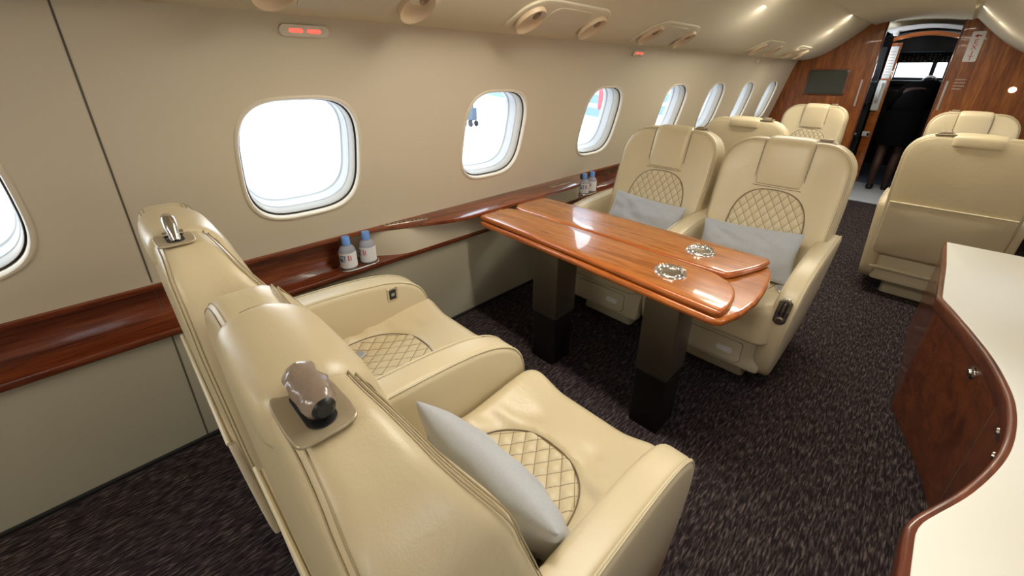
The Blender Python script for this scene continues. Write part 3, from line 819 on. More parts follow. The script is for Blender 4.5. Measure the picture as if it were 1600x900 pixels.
# ------------------------------------------------------------------ water bottles and their holder
def bottle(x, y, z, rz, label, h=.142, r=.035):
    b = empty('water_bottle', (x, y, z), rz, label, 'bottle', 'small water bottles on the side shelf')
    s = h / .165
    mb = MB(); mb.lathe([(0, .0), (r * .85, 0), (r, .006 * s), (r, .03 * s), (r * .96, .034 * s), (r, .038 * s), (r, .084 * s), (r * .96, .090 * s), (r * .95, .096 * s), (r * .84, .108 * s), (r * .62, .117 * s), (r * .44, .121 * s), (r * .43, .128 * s)], 'bottle', n=28); mb.build('bottle_body', b)
    mb = MB(); mb.lathe([(r * .43, .124 * s), (r * .49, .124 * s), (r * .50, .128 * s), (r * .49, .160 * s), (r * .44, .165 * s), (0, .165 * s)], 'cap', n=24); mb.build('bottle_cap', b)
    mb = MB(); mb.lathe([(r + .0006, .012 * s), (r + .0008, .090 * s)], 'label', n=28); lb = mb.build('bottle_label', b)
    mb = MB()
    for k, (a, zz, hh, ww, c) in enumerate(((-.9, .045, .022, .12, 'ink'), (-.65, .045, .018, .10, 'ink'), (-.35, .044, .030, .05, 'ink'), (.1, .050, .030, .10, 'pink'), (.35, .050, .026, .07, 'pink'), (-.6, .072, .006, .4, 'ink'))):
        ring = []
        for zq in (zz * s, (zz + hh) * s): ring.append([Vector(((r + .0014) * cos(a + ww * (t - .5) * 2), (r + .0014) * sin(a + ww * (t - .5) * 2), zq)) for t in (0, .25, .5, .75, 1)])
        mb.loft(ring, c, closed=False)
    mb.build('label_print', lb)
    return b
BX = -1.642
def holder(y, label):
    mb = MB(); P = []
    for i in range(64):
        a = 2 * pi * i / 64; P.append(Vector((.042 * cos(a), .042 * sin(a) + (.045 if sin(a) >= 0 else -.045))))
    pts = [Vector((BX + p.x, y + p.y, .553)) for p in P]; mb.tube(pts, .0042, 'chrome', 8, closed=True)
    slab(mb, [(BX + p.x * .96, y + p.y * .96) for p in P], .003, .0005, lambda u, v, n: Vector((u, v, .5505 + n)), 'wood_dark', n=64)
    return tag(mb.build('bottle_holder'), label, 'bottle holder', 'chrome rimmed bottle holders')
holder(.690, 'chrome rimmed oval holder under the two bottles left of the table')
holder(2.40, 'chrome rimmed oval holder under the two bottles beside the far window seat')
bottle(BX, .645, .5535, R(-25), 'blue capped water bottle nearest the camera on the side shelf')
bottle(BX, .735, .5535, R(-60), 'blue capped water bottle behind the nearest one, left of the table')
bottle(BX, 2.355, .5535, R(-40), 'water bottle beside the far window seat, nearer of that pair')
bottle(BX, 2.445, .5535, R(-80), 'water bottle beside the far window seat, farther of that pair')

# ------------------------------------------------------------------ white credenza with concave front
CZ = .55
cr = empty('credenza', (.5, 1.6, 0), label='low mahogany credenza with curved front and white top, right of the aisle', cat='credenza'); cl = Vector(cr.location)
front = [(.185, 3.00), (.183, 2.60), (.178, 2.17), (.235, 2.00), (.295, 1.79), (.324, 1.62), (.330, 1.50), (.318, 1.36), (.292, 1.24), (.245, 1.10), (.196, .99), (.172, .93), (.166, .86), (.165, .55), (.165, -.6)]
def fcurve():
    a = [Vector((*p, 0)) for p in front]
    seg1 = [a[0], a[1], a[2] + Vector((0, .01, 0))]
    seg2 = crom(a[2:11], 6)
    seg3 = crom([a[10], a[11], a[12], a[13], a[14]], 5)
    return seg1 + seg2 + seg3[1:]
FC = fcurve()
outl = [Vector((p.x, p.y)) for p in FC] + [Vector((.695, -.6)), Vector((.695, 3.0))]
mb = MB(); slab(mb, outl, .052, .010, lambda x, y, n: Vector((x, y, CZ - .052 + n)) - cl, 'wood_rim', n=400, fill=2, center=(.50, 1.3)); mb.build('top_rim', cr)
ins = [Vector((p.x + .016, p.y)) for p in FC]
ins[0].y -= .014
inso = offset_outline(outl if area(outl) > 0 else list(reversed(outl)), .016)
mb = MB(); slab(mb, inso, .006, .002, lambda x, y, n: Vector((x, y, CZ - .003 + n)) - cl, 'white_top', n=400, fill=2, center=(.50, 1.3)); mb.build('white_worktop', cr)
body = offset_outline(outl if area(outl) > 0 else list(reversed(outl)), .014)
mb = MB(); rr = [[Vector((p.x, p.y, z)) - cl for p in body] for z in (.002, .1, .3, CZ - .05)]; mb.loft(rr, 'wood_dark', closed=True); mb.build('cabinet_body', cr)
# chrome push latches on the curved doors
def latch(y, z):
    pts = [p for p in FC]; i = min(range(1, len(pts) - 1), key=lambda i: abs(pts[i].y - y)); t = (pts[i + 1] - pts[i - 1]).normalized(); n = Vector((t.y, -t.x, 0)); n = n if n.x < 0 else -n
    q = Vector((0, 0, 1)).rotation_difference(n).to_matrix().to_4x4(); c = pts[i] + n * -.014 + Vector((0, 0, z)) - cl
    mb = MB(); mb.lathe([(0, .012), (.009, .012), (.012, .007), (.016, .007), (.022, .005), (.024, .0), (.024, -.004)], 'chrome', c, 24, q); mb.build('push_latch', cr)
latch(1.84, .455); latch(1.50, .475); latch(1.405, .46)
for yy in (1.62,):
    mb = MB(); i = min(range(len(FC)), key=lambda i: abs(FC[i].y - yy)); p = FC[i]
    mb.loft([[Vector((p.x + .0135, p.y - .0012, z)) - cl, Vector((p.x + .0128, p.y + .0012, z)) - cl] for z in (.03, .49)], 'gap', closed=False); mb.build('door_gap', cr)

# ------------------------------------------------------------------ overhead service units, signs and lamps
def psu_frame(t, y, side=-1):
    p, tt = psu_xz(t); T3 = Vector((tt.x, 0, tt.y)); N = Vector((tt.y, 0, -tt.x))
    if N.z > 0: N = -N
    pos = Vector((p.x, y, p.y))
    if side > 0: pos.x = 2 * XC - pos.x; T3.x *= -1; N.x *= -1
    return pos, T3, N
def service_unit(y, label, side=-1, tc=.295, hs=.30):
    root_pos, _, _ = psu_frame(tc, y, side)
    u = empty('service_unit', root_pos, label=label, cat='overhead panel', group='oval overhead service units')
    LT = sum((Vector(b) - Vector(a)).length for a, b in zip(PSU, PSU[1:]))
    def surf(a, s, n):     # a along the cabin, s across (metres), n into the cabin
        p, T, N = psu_frame(tc + s / LT, y + a, side); return p + N * n - root_pos
    def sm(a, s, n):       # averaged so the plates stay smooth over the facets
        return (surf(a, s - .02, n) + surf(a, s, n) * 2 + surf(a, s + .02, n)) / 4
    mb = MB(); slab(mb, rrect(-.285, -.100, .285, .112, [.06, .11, .11, .06], 10), .012, .006, lambda a, s, n: sm(a, s, n), 'ceiling', n=120, fill=6); mb.build('unit_housing', u)
    mb = MB(); slab(mb, rrect(-.132, -.082, .132, .088, [.03, .05, .05, .03], 8), .004, .002, lambda a, s, n: sm(a, s, n + .012), 'wall', n=100, fill=5); mb.build('access_panel', u)
    for a0 in (-.205, .205):
        p, T, N = psu_frame(tc - .0 / LT, y + a0, side); T2 = Vector((0, 1, 0)); B = N.cross(T2) * 1.38
        Mx = Matrix((( T2.x, B.x, N.x, 0), (T2.y, B.y, N.y, 0), (T2.z, B.z, N.z, 0), (0, 0, 0, 1)))
        mb = MB(); mb.lathe([(.055, .004), (.055, .017), (.0525, .021), (.049, .019), (.046, .012), (.036, .004), (.012, .003), (0, .003)], 'bowl_shaded', p - root_pos + N * .008, 36, Mx); d = mb.build('lamp_bowl', u)  # bowl tinted darker than the ceiling, standing for the shade inside it
        mb = MB(); mb.lathe([(0, .010), (.008, .009), (.013, .005), (.014, 0)], 'lamp' if False else 'vent', p - root_pos + N * .012 + T2 * .018 + B * .016, 20, Mx); mb.build('lamp_eyeball', d)
    return u
service_unit(.612, 'oval overhead service unit above the nearest full window, cut by the frame top')
service_unit(1.535, 'oval overhead service unit above the table with two round bowls')
service_unit(2.49, 'oval overhead service unit above the far table seats')
service_unit(4.30, 'oval overhead service unit beyond the far table seats, fourth from the camera')
service_unit(5.30, 'oval overhead service unit farthest forward, near the bulkhead')
def cabin_sign(y, label, lit='redglow', z=1.457, w=.075, h=.017):
    k = 1 / sqrt(1 + .28 ** 2)
    s = empty('cabin_sign', (wallx(z), y, z), label=label, cat='sign', group='small lit signs above the windows'); sl = s.location
    def mp(a, v, n): zz = z + v; return Vector((wallx(zz) + n, y + a, zz)) - sl
    mb = MB(); slab(mb, rrect(-w, -h, w, h, h * .95, 6), .010, .004, mp, 'signframe', n=64); mb.build('sign_housing', s)
    mb = MB()
    for c in (-.36, .36):
        slab(mb, rrect(c * w - .021, -.0055, c * w + .021, .0055, .005, 4), .001, .0003, lambda a, v, n: mp(a, v, n + .010), lit, n=30, fill=1, k=1)
    mb.build('lit_symbols', s)
    return s
cabin_sign(.556, 'oval sign with two red lit symbols high above the nearest window')
cabin_sign(2.60, 'small red lit sign above the third window, beyond the table', w=.07)
cabin_sign(4.95, 'small pale sign above the farthest windows by the bulkhead', 'white', w=.05)

# unseen fill strips added along both valance creases to lift the cabin light
for side, nm in ((-1, 'left'), (1, 'right')):
    for q, y in enumerate((-1.2, 1.0, 3.2, 5.3)):
        L = bpy.data.lights.new('valance_fill', 'AREA'); L.shape = 'RECTANGLE'; L.size = .05; L.size_y = 1.9; L.energy = 9.5; L.color = (1, .93, .80)
        o = bpy.data.objects.new('valance_fill', L); link(o); o.location = (mirx(-.79, side), y, 1.845)
        d = Vector((-.12 if side < 0 else .12, 0, -1)); o.rotation_euler = d.to_track_quat('-Z', 'Y').to_euler()

# ------------------------------------------------------------------ front bulkhead
BY = 6.46
def section(side):      # cabin cross section outline on one side from floor to ceiling crease
    P = [(-1.72, 0), (-1.70, .3), (-1.68, .6)] + [(wallx(z) - .03, z) for z in (.72, .9, 1.1, 1.3, 1.46)] + [(-1.50, 1.55)] + [(x - .012, z + .014) for x, z in PSU[3:]] + [(-.74, 1.88)]
    return [(mirx(x, side), z) for x, z in P]
def extr(P, y0, y1, mat, name, parent=None, loc=Vector((0, 0, 0))):
    mb = MB(); a = [Vector((x, y0, z)) - loc for x, z in P]; b = [Vector((x, y1, z)) - loc for x, z in P]
    va = [mb.bm.verts.new(p) for p in a]; vb = [mb.bm.verts.new(p) for p in b]; n = len(P)
    mb.face(va, mat); mb.face(list(reversed(vb)), mat)
    for i in range(n): mb.face([va[i], va[(i + 1) % n], vb[(i + 1) % n], vb[i]], mat)
    o = mb.build(name, parent, sharp=30); return o
DL, DR = -.705, -.105
PL = section(-1) + [(DL, 1.885), (DL, 0)]
PR = section(1)[:-1] + [(DR, 1.885), (DR, 0)]
tag(extr(PL, BY, BY + .045, 'wood_panel', 'wall_front'), kind='structure')
tag(extr(PR, BY, BY + .045, 'wood_panel', 'wall_front'), kind='structure')
for x in (DL, DR):
    mb = MB(); mb.box((x - .008, BY - .006, .0), (x + .008, BY + .05, 1.88), 'wood_rim', .004); tag(mb.build('trim_5' if x == DL else 'trim_6'), kind='structure')
# screen on the left bulkhead
s = empty('bulkhead_screen', (-1.11, BY, 1.26), label='dark flat screen set in the wood bulkhead left of the doorway', cat='screen'); sl = s.location
mb = MB(); slab(mb, rrect(-1.325, 1.105, -.905, 1.405, .012), .012, .004, lambda x, z, n: Vector((x, BY - n, z)) - sl, 'wood_dark', n=60); mb.build('screen_bezel', s)
mb = MB(); slab(mb, rrect(-1.305, 1.120, -.925, 1.390, .004), .002, .0008, lambda x, z, n: Vector((x, BY - .012 - n, z)) - sl, 'screen', n=60); mb.build('screen_panel', s)
# grab handles along both door edges
for x, lb in ((-.775, 'slim pale grab handle on the left edge of the doorway'), (-.07, 'slim pale grab handle on the right edge of the doorway')):
    mb = MB(); mb.box((x - .009, BY - .022, 1.0), (x + .009, BY - .012, 1.29), 'greytext', .004, 3)
    for z in (1.03, 1.26): mb.box((x - .006, BY - .014, z - .01), (x + .006, BY + .001, z + .01), 'greytext', .002)
    tag(mb.build('grab_handle'), lb, 'handle')
# EXIT sign, letters stacked
ex = empty('exit_sign', (.022, BY, 1.61), label='white EXIT sign with red stacked letters right of the doorway', cat='sign'); el = ex.location
mb = MB(); slab(mb, rrect(-.026, 1.472, .070, 1.748, .008), .006, .002, lambda x, z, n: Vector((x, BY - n, z)) - el, 'paper', n=60); mb.build('sign_plate', ex)
RX = Matrix.Rotation(R(90), 4, 'X')
for ch, z in (('E', 1.652), ('X', 1.602), ('I', 1.552), ('T', 1.503)):
    text_obj('letter', ch, .062, 'red', Matrix.Translation(Vector((.022, BY - .0072, z)) - el) @ RX, ex)
mb = MB(); z = 1.708
for tri in (((.048, z - .005), (.048, z + .005), (.022, z + .005), (.022, z - .005)), ((.022, z - .018), (.022, z + .018), (-.006, z))):
    mb.face([mb.bm.verts.new(Vector((x, BY - .0078, zz)) - el) for x, zz in tri], 'red')
mb.build('arrow', ex)
# small lettering below
nt = empty('notice_lettering', (.02, BY, 1.25), label='four short lines of small grey lettering on the right bulkhead', cat='notice'); nl = nt.location
mb = MB()
for i, (w) in enumerate((.080, .082, .076, .060)):
    z = 1.305 - i * .030; x = -.022 - i * .0
    k = 0
    while x < -.022 + w:
        cw = random.choice((.006, .008, .010)); mb.box(Vector((x, BY - .003, z - .005)) - nl, Vector((x + cw, BY - .0, z + .005)) - nl, 'greytext', 0); x += cw + .003
mb.build('letter_rows', nt)
# round dome lamp on the right bulkhead
mb = MB(); mb.lathe([(0, .02), (.018, .016), (.026, .006), (.028, 0)], 'lamp', (.40, BY, 1.22), 24, Matrix.Rotation(R(90), 4, 'X')); tag(mb.build('reading_lamp'), 'small round lit lamp low on the right bulkhead', 'lamp')

# ------------------------------------------------------------------ vestibule and cockpit beyond the doorway
V0 = BY + .045
def shell(P, y0, y1, mat, name):
    mb = MB(); mb.loft([[Vector((x, y, z)) for x, z in P] for y in (y0, y1)], mat, closed=False); return tag(mb.build(name, recalc=False), kind='structure')
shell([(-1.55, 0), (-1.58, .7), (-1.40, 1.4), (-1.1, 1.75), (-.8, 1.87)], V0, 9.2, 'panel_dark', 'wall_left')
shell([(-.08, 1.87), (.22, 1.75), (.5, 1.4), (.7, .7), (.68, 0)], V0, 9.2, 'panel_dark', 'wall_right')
# partition post with placards, wood header arch
post = empty('door_post', (-.62, 7.2, 0), label='wood partition post with white placard and box inside the vestibule', cat='partition'); pl_ = post.location
mb = MB(); mb.box(Vector((-.685, 7.18, .002)) - pl_, Vector((-.585, 7.24, 1.70)) - pl_, 'wood_edge', .006); mb.build('post', post)
mb = MB(); mb.box(Vector((-.680, 7.168, 1.30)) - pl_, Vector((-.605, 7.181, 1.66)) - pl_, 'paper', .003)
for i in range(9): mb.box(Vector((-.668, 7.166, 1.34 + i * .032)) - pl_, Vector((-.618, 7.1685, 1.348 + i * .032)) - pl_, 'greytext', 0)
mb.build('placard', post)
mb = MB(); slab(mb, rrect(-.690, .92, -.610, 1.28, .01), .05, .01, lambda x, z, n: Vector((x, 7.18 - n, z)) - pl_, 'white', n=60); mb.build('handset_box', post)
mb = MB(); mb.tube([Vector((-.65, 7.12, 1.02)) - pl_, Vector((-.65, 7.105, 1.05)) - pl_, Vector((-.65, 7.10, 1.15)) - pl_, Vector((-.65, 7.105, 1.22)) - pl_, Vector((-.65, 7.12, 1.25)) - pl_], [.012, .014, .012, .014, .012], 'paper', 10); mb.build('handset', post)
mb = MB(); mb.box(Vector((-.69, 7.15, .60)) - pl_, Vector((-.615, 7.181, .66)) - pl_, 'white', .004); mb.box(Vector((-.64, 7.14, .61)) - pl_, Vector((-.618, 7.16, .645)) - pl_, 'black', .002); mb.build('latch_box', post)
# arch
mb = MB(); ring = []
for i in range(17):
    t = i / 16; x = -.685 + t * .60; z = 1.715 + .055 * sin(pi * t); ring.append([Vector((x, 7.18, z)), Vector((x, 7.18, z + .045)), Vector((x, 7.24, z + .045)), Vector((x, 7.24, z))])
mb.loft(ring, 'wood_edge', cap0=True, cap1=True); mb.box((-.125, 7.18, .002), (-.085, 7.24, 1.74), 'wood_rim', .004); tag(mb.build('door_frame'), 'arched wood frame around the cockpit opening', 'door frame')
# pale vestibule headliner panel
mb = MB(); ring = []
for j, y in enumerate((6.56, 6.8, 7.0, 7.17)):
    ring.append([Vector((-.72 + .64 * i / 12, y, 1.80 + .045 * sin(pi * i / 12) - .0 * j)) for i in range(13)])
mb.loft(ring, 'white', closed=False); mb.box((-.69, 7.0, 1.77), (-.64, 7.1, 1.84), 'white', .01); tag(mb.build('ceiling'), kind='structure')
L = bpy.data.lights.new('entry_light', 'AREA'); L.size = .35; L.energy = 3.0; L.color = (.86, .93, 1); o = bpy.data.objects.new('entry_light', L); link(o); o.location = (-.95, 6.9, 1.35); o.rotation_euler = (Vector((.5, .05, .5))).to_track_quat('-Z', 'Y').to_euler()
# galley rack left of the post
gr = empty('galley_rack', (-1.0, 7.3, 0), label='dark galley rack with small bottles and a pale tray, left in the vestibule', cat='rack'); gl = gr.location
mb = MB(); mb.box(Vector((-1.35, 7.26, .002)) - gl, Vector((-.72, 7.30, 1.66)) - gl, 'panel_dark', .004)
for z in (.35, .60, 1.0, 1.25): mb.box(Vector((-1.35, 7.02, z)) - gl, Vector((-.72, 7.28, z + .02)) - gl, 'panel_dark', .003)
mb.build('rack_shelves', gr)
for i, (x, z, hh) in enumerate(((-1.0, .6205, .13), (-1.06, .6205, .15), (-1.13, .6205, .12), (-.80, 1.0205, .12), (-.87, 1.0205, .15), (-.94, 1.0205, .13), (-.80, 1.2705, .10), (-.88, 1.2705, .13))):
    b = empty('galley_bottle', (x, 7.10, z), label='small dark bottle standing on the galley rack shelves', cat='bottle', group='dark bottles on the galley rack')
    mb = MB(); mb.lathe([(0, 0), (.024, 0), (.025, .01), (.025, hh * .6), (.010, hh * .8), (.010, hh), (0, hh)], 'knob' if i % 3 else 'dark_grey', n=14); mb.build('bottle_body', b)
mb = MB(); slab(mb, rrect(-.90, 7.03, -.74, 7.14, .02), .012, .005, lambda x, y, n: Vector((x, y, .6205 + n)), 'white', n=40)
tag(mb.build('serving_tray'), 'pale tray on the galley rack left of the wood post', 'tray')
# cockpit: overhead panel, glareshield, windscreens, side seats
cp = empty('cockpit_overhead_panel', (-.40, 8.3, 1.6), label='dark cockpit overhead panel full of small switches', cat='instrument panel'); c0 = cp.location
def ovp(x, s, n): return Vector((x, 7.9 + s * .55, 1.64 - s * .06 - n - (1 - s) * .0)) - c0
mb = MB(); mb.box(Vector((-1.0, 7.6, 1.62)) - c0, Vector((.2, 8.4, 1.80)) - c0, 'panel_dark', .01); mb.box(Vector((-.95, 8.36, 1.50)) - c0, Vector((.15, 8.44, 1.66)) - c0, 'panel_dark', .01); mb.build('panel_body', cp)
mb = MB()
for i in range(26):
    for j in range(5):
        if random.random() < .8:
            x = -.95 + i * .043; z = 1.52 + j * .026; w = random.choice((.006, .009, .012)); mb.box(Vector((x - w, 8.352, z - .006)) - c0, Vector((x + w, 8.362, z + .006)) - c0, random.choice(('knob', 'grey', 'knob', 'dark_grey')), 0)
o = mb.build('panel_switches', cp); o['kind'] = 'stuff'
gs = empty('instrument_panel', (-.40, 8.5, 1.1), label='dark cockpit instrument panel under the windscreens', cat='instrument panel'); g0 = gs.location
mb = MB(); mb.box(Vector((-1.1, 8.45, .4)) - g0, Vector((.3, 8.75, 1.22)) - g0, 'panel_dark', .03, 3); mb.box(Vector((-1.1, 8.36, 1.20)) - g0, Vector((.3, 8.8, 1.27)) - g0, 'panel_dark', .02, 3); mb.build('panel_body', gs)
for x in (-.98, -.74, -.50, -.26, -.02):
    mb = MB(); slab(mb, rrect(x, .92, x + .19, 1.14, .012), .006, .002, lambda u, v, n: Vector((u, 8.45 - n, v)) - g0, 'screen', n=40); mb.build('display', gs)
# windscreens between posts
sp_ = MB()
for x0, x1 in ((-1.2, -1.02), (-.88, -.70), (-.325, -.275), (-.17, .4)): sp_.box((x0, 8.86, 1.15), (x1, 8.93, 1.75), 'panel_dark', .01)
sp_.box((-1.3, 8.86, 1.53), (.5, 8.93, 2.0), 'panel_dark', .01); sp_.box((-1.6, 8.86, .0), (.7, 8.93, 1.31), 'panel_dark', .01)
sp_.box((-1.7, 8.87, 0), (-1.15, 8.92, 2.0), 'panel_dark', 0); sp_.box((.35, 8.87, 0), (.8, 8.92, 2.0), 'panel_dark', 0)
tag(sp_.build('wall_cockpit'), kind='structure')
mb = MB(); mb.quad([(-1.0, 8.9, 1.18), (.3, 8.9, 1.18), (.3, 8.9, 1.58), (-1.0, 8.9, 1.58)], 'glass'); o = mb.build('window_19', recalc=False); tag(o, kind='structure')
for x, lb in ((-.86, 'dark pilot seat on the left of the cockpit'), (-.02, 'dark pilot seat on the right of the cockpit')):
    ps = empty('pilot_chair', (x, 8.0, 0), label=lb, cat='seat'); 
    mb = MB(); slab(mb, rrect(-.22, .42, .22, 1.10, .10), .10, .03, lambda u, z, n: Vector((u, -.18 + n + (z - .4) * -.12, z)), 'panel_dark'); mb.build('backrest', ps)
    mb = MB(); slab(mb, rrect(-.22, -.2, .22, .28, .05), .12, .03, lambda u, v, n: Vector((u, v, .34 + n)), 'panel_dark'); mb.build('seat_cushion', ps)
    mb = MB(); mb.box((-.15, -.15, .001), (.15, .2, .34), 'panel_dark', .01); mb.build('pedestal', ps)
    mb = MB(); slab(mb, rrect(-.12, 1.08, .12, 1.24, .04), .08, .025, lambda u, z, n: Vector((u, -.26 + n, z)), 'panel_dark'); mb.build('headrest', ps)

# ------------------------------------------------------------------ person leaning into the cockpit
def skin_mesh(name, J, E_, mats, parent, sub=2, root=0):
    me = bpy.data.meshes.new(name); me.from_pydata([j[0] for j in J], E_, []); me.update()
    o = bpy.data.objects.new(name, me); COL.objects.link(o)
    md = o.modifiers.new('skin', 'SKIN'); md.use_smooth_shade = True
    if not me.skin_vertices: 
        bpy.context.view_layer.objects.active = o
    lay = me.skin_vertices[0] if me.skin_vertices else None
    if lay:
        for i, j in enumerate(J):
            r = j[1]; lay.data[i].radius = (r if isinstance(r, tuple) else (r, r)); lay.data[i].use_root = (i == root)
    sb = o.modifiers.new('sub', 'SUBSURF'); sb.levels = sub; sb.render_levels = sub
    dg = bpy.context.evaluated_depsgraph_get(); m2 = bpy.data.meshes.new_from_object(o.evaluated_get(dg))
    COL.objects.unlink(o); bpy.data.objects.remove(o); m2.materials.clear(); m2.materials.append(M[mats])
    for p in m2.polygons: p.use_smooth = True; p.material_index = 0
    return link(bpy.data.objects.new(name, m2), parent)
pz = empty('person', (-.335, 6.83, .008), 0, 'person in black jacket and skirt bending forward through the doorway into the cockpit', 'person')
# local frame: +y is forward (away from the camera)
J = [((0, 0, .86), .135),            # 0 pelvis
     ((.02, .06, 1.0), .125), ((.05, .17, 1.12), .13), ((.085, .29, 1.19), .115), ((.105, .37, 1.225), .06),  # spine, chest, neck base
     ((.115, .44, 1.225), .05), ((.12, .52, 1.17), .085), ((.12, .575, 1.11), .065),   # head
     ((-.075, .0, .80), .085), ((-.085, .02, .60), .070), ((-.085, .0, .44), .052), ((-.085, -.045, .28), .052), ((-.085, -.03, .10), .032), ((-.085, -.02, .05), .034), ((-.088, .07, .03), .028),
     ((.075, .0, .80), .085), ((.07, .04, .60), .070), ((.065, .05, .44), .052), ((.06, .02, .28), .052), ((.055, .04, .10), .032), ((.055, .05, .05), .034), ((.055, .14, .03), .028),
     ((-.07, .30, 1.14), .062), ((-.15, .38, 1.00), .045), ((-.17, .50, .92), .037), ((-.17, .62, .90), .028), ((-.165, .69, .89), .022),
     ((.17, .30, 1.20), .055), ((.185, .40, 1.08), .038), ((.18, .52, .98), .035), ((.16, .64, .96), .028), ((.155, .71, .955), .022)]
E1 = [(0, 1), (1, 2), (2, 3), (3, 4), (4, 5), (5, 6), (6, 7), (0, 8), (8, 9), (9, 10), (10, 11), (11, 12), (12, 13), (13, 14), (0, 15), (15, 16), (16, 17), (17, 18), (18, 19), (19, 20), (20, 21),
      (3, 22), (22, 23), (23, 24), (24, 25), (25, 26), (3, 27), (27, 28), (28, 29), (29, 30), (30, 31)]
# five-fingered hands
for w, s in ((26, -1), (31, 1)):
    b = Vector(J[w][0])
    for f, (dx, ln) in enumerate(((-.022, .055), (-.008, .065), (.007, .062), (.02, .050))):
        i = len(J); J.append(((b.x + dx, b.y + .02, b.z), .009)); J.append(((b.x + dx * 1.1, b.y + .02 + ln * .6, b.z - .008), .0075)); J.append(((b.x + dx * 1.1, b.y + .02 + ln, b.z - .028), .0065)); E1 += [(w, i), (i, i + 1), (i + 1, i + 2)]
    i = len(J); J.append(((b.x - s * .030, b.y - .005, b.z - .01), .010)); J.append(((b.x - s * .045, b.y + .025, b.z - .02), .008)); E1 += [(w, i), (i, i + 1)]
bodyo = skin_mesh('body', J, E1, 'tights', pz)
ms = bodyo.data; ms.materials.append(M['skin'])
for p in ms.polygons:
    c = p.center
    if c.z > 1.0 and c.y > .36 or (c.z > .7 and c.y > .55): p.material_index = 1
# jacket and skirt as fuller shells over the body
Jj = [((0, -.01, .86), .165), ((.02, .05, 1.0), .152), ((.05, .165, 1.125), .152), ((.085, .285, 1.195), .132), ((.10, .35, 1.225), .075),
      ((-.075, .30, 1.14), .076), ((-.155, .38, 1.00), .058), ((-.172, .50, .92), .048), ((-.17, .59, .905), .042),
      ((.172, .30, 1.20), .068), ((.185, .40, 1.08), .040), ((.18, .52, .98), .040), ((.165, .61, .965), .038)]
skin_mesh('jacket', Jj, [(0, 1), (1, 2), (2, 3), (3, 4), (3, 5), (5, 6), (6, 7), (7, 8), (3, 9), (9, 10), (10, 11), (11, 12)], 'suit', pz)
mb = MB(); rings = []
for z, rx, ry, cy in ((.95, .15, .125, .02), (.88, .18, .15, .0), (.80, .188, .155, 0), (.70, .185, .15, .005), (.62, .178, .145, .01), (.56, .172, .14, .015), (.555, .160, .13, .015), (.60, .15, .12, .01)):
    rings.append([Vector((rx * cos(2 * pi * i / 36), cy + ry * sin(2 * pi * i / 36) + .004 * sin(i * 1.7), z)) for i in range(36)])
mb.loft(rings, 'suit'); mb.build('skirt', pz)
mb = MB(); mb.lathe([(.062, -.02), (.066, 0), (.060, .02), (.052, .03)], 'blouse', (.098, .335, 1.275), 24, Matrix.Rotation(R(-55), 4, 'X')); mb.build('collar', pz)
mb = MB()
q = Matrix.Rotation(R(-60), 4, 'X')
prof = [(.0, .115), (.045, .108), (.078, .08), (.093, .04), (.094, 0), (.085, -.035), (.068, -.06)]
mb.lathe(prof, 'hair', (.118, .50, 1.18), 28, Matrix.Rotation(R(-35), 4, 'X')); mb.lathe([(0, .03), (.025, .02), (.032, 0), (.022, -.025), (0, -.03)], 'hair', (.116, .455, 1.262), 16); mb.build('hair', pz)
mb = MB()
for sx, sy in ((-.086, 0), (.055, .07)):
    P = smooth_closed([(sx - .032, sy - .06), (sx + .032, sy - .06), (sx + .040, sy + .04), (sx + .034, sy + .12), (sx, sy + .155), (sx - .034, sy + .12), (sx - .040, sy + .04)], 2)
    slab(mb, P, .055, .016, lambda x, y, n, sy=sy: Vector((x, y, n * (1 if y < sy + .03 else max(.45, 1 - (y - sy - .03) * 5)) + .001)), 'shoe', n=48)
mb.build('shoes', pz)

# ------------------------------------------------------------------ outside
mb = MB(); mb.quad([(-90, -60, -1.6), (60, -60, -1.6), (60, 90, -1.6), (-90, 90, -1.6)], 'apron'); tag(mb.build('floor', recalc=False), kind='structure')
hg = empty('hangar', (-36, 57, -1.6), label='large pale blue hangar across the apron seen through the windows', cat='building'); h0 = hg.location
def block(name, z0, z1, out, mat):
    mb = MB(); P = [(-60 - out, 43.5 - out), (-12 + out, 19.5 - out), (-12 + out, 70), (-60 - out, 94)]
    mb.loft([[Vector((x, y, z)) - h0 for x, y in P] for z in (z0, z1)], mat, cap0=True, cap1=True); return mb.build(name, hg)
block('wall', -1.6, 9, 0, 'hangar2')
for z0, z1 in ((-1.0, -.55), (-.30, 0.15), (.5, 8.4)): block('cladding_band', z0, z1, .06, 'hangar')
mb = MB(); q = Matrix.Rotation(math.atan2(-24, 48), 3, 'Z'); p0 = Vector((-12.9, 19.83, 0))
mb.box((-.32, -.25, -.55), (.32, -.1, 1.6), 'redsign', .02)
for v in mb.bm.verts: v.co = q @ v.co + p0 - h0
mb.build('red_sign_panel', hg)
ct = empty('landing_gear_standin', (-18.9, 15.5, -1.6), label='grey wheeled stand-in for landing gear on the apron outside the windows', cat='landing gear'); ct.scale = (.75, .75, .75)  # wheeled box standing in for landing gear out on the apron
mb = MB(); mb.box((-.5, -.25, .45), (.5, .25, 1.35), 'dark_grey', .06); mb.build('gear_body', ct)
mb = MB(); mb.tube([(.3, 0, 1.3), (.3, 0, 2.0)], .05, 'dark_grey'); mb.box((-.9, -.05, .35), (-.4, .05, .45), 'dark_grey', .02); mb.build('mast', ct)
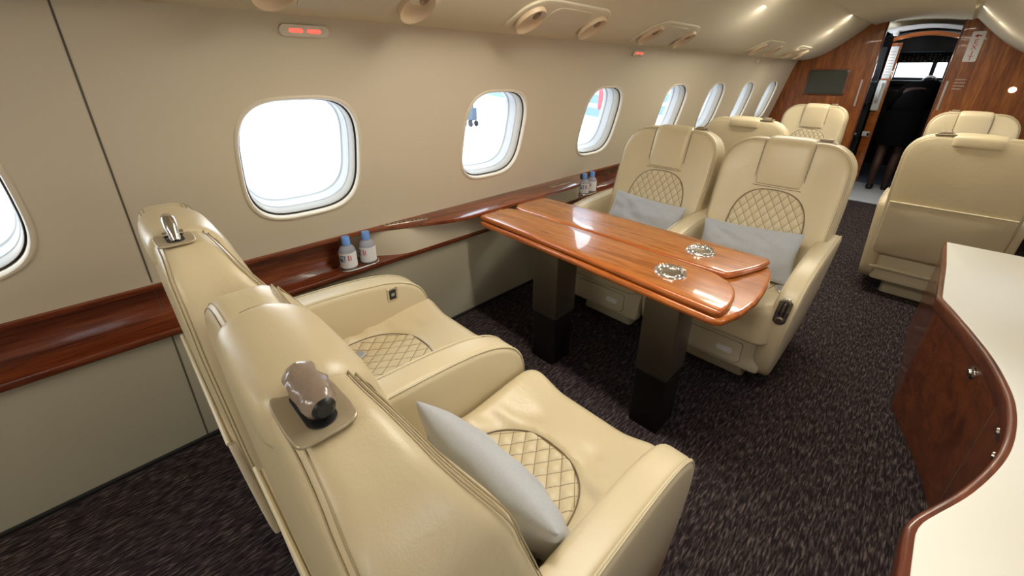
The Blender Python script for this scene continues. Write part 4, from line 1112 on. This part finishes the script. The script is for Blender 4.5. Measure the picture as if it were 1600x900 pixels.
for sx in (-.35, .35):
    for sy in (-.28, .28): mb = MB(); mb.lathe([(0, -.06), (.2, -.06), (.22, 0), (.2, .06), (0, .06)], 'tyre', (sx, sy, .22), 20, Matrix.Rotation(R(90), 4, 'X')); mb.build('wheel', ct)

# ------------------------------------------------------------------ world, camera, colour
w = bpy.data.worlds.new('sky'); SC.world = w; w.use_nodes = True; nt = w.node_tree; bg = nt.nodes['Background']
tc = nt.nodes.new('ShaderNodeTexCoord'); spx = nt.nodes.new('ShaderNodeSeparateXYZ'); nt.links.new(tc.outputs['Generated'], spx.inputs[0])
rp = nt.nodes.new('ShaderNodeValToRGB'); rp.color_ramp.elements[0].position = 0; rp.color_ramp.elements[0].color = (1, 1, 1, 1); rp.color_ramp.elements[1].position = .6; rp.color_ramp.elements[1].color = (.72, .86, 1, 1)
nt.links.new(spx.outputs[2], rp.inputs[0]); nt.links.new(rp.outputs[0], bg.inputs[0]); bg.inputs[1].default_value = 3.2

cam = bpy.data.cameras.new('camera'); co = bpy.data.objects.new('camera', cam); link(co)
F = Vector((1500, 117)); N = Vector((785, 1920)); PP = Vector((800, 380))
f = sqrt(-(F - PP).dot(N - PP))
yv = Vector(((F - PP).x, (F - PP).y, f)).normalized(); dv = Vector(((N - PP).x, (N - PP).y, f)).normalized(); xv = dv.cross(yv)
if xv.x < 0: xv = -xv
zv = -dv
# rows: camera axes in world (image x right, y down, z forward)
right = Vector((xv.x, yv.x, zv.x)); down = Vector((xv.y, yv.y, zv.y)); fwd = Vector((xv.z, yv.z, zv.z))
m3 = Matrix((right, -down, -fwd)).transposed()
co.matrix_world = Matrix.Translation((0, 0, 1.35)) @ m3.to_4x4()
cam.sensor_width = 36; cam.sensor_fit = 'HORIZONTAL'; cam.lens = f * 36 / 1600; cam.shift_x = 0; cam.shift_y = -(450 - PP.y) / 1600
cam.clip_start = .02; cam.clip_end = 500
SC.camera = co
SC.view_settings.view_transform = 'Standard'; SC.view_settings.look = 'None'; SC.view_settings.gamma = 1; SC.view_settings.use_curve_mapping = False
SC.view_settings.exposure = 0.90
SC.cycles.max_bounces = 10; SC.cycles.diffuse_bounces = 7; SC.cycles.transparent_max_bounces = 16
SC.cycles.use_denoising = True
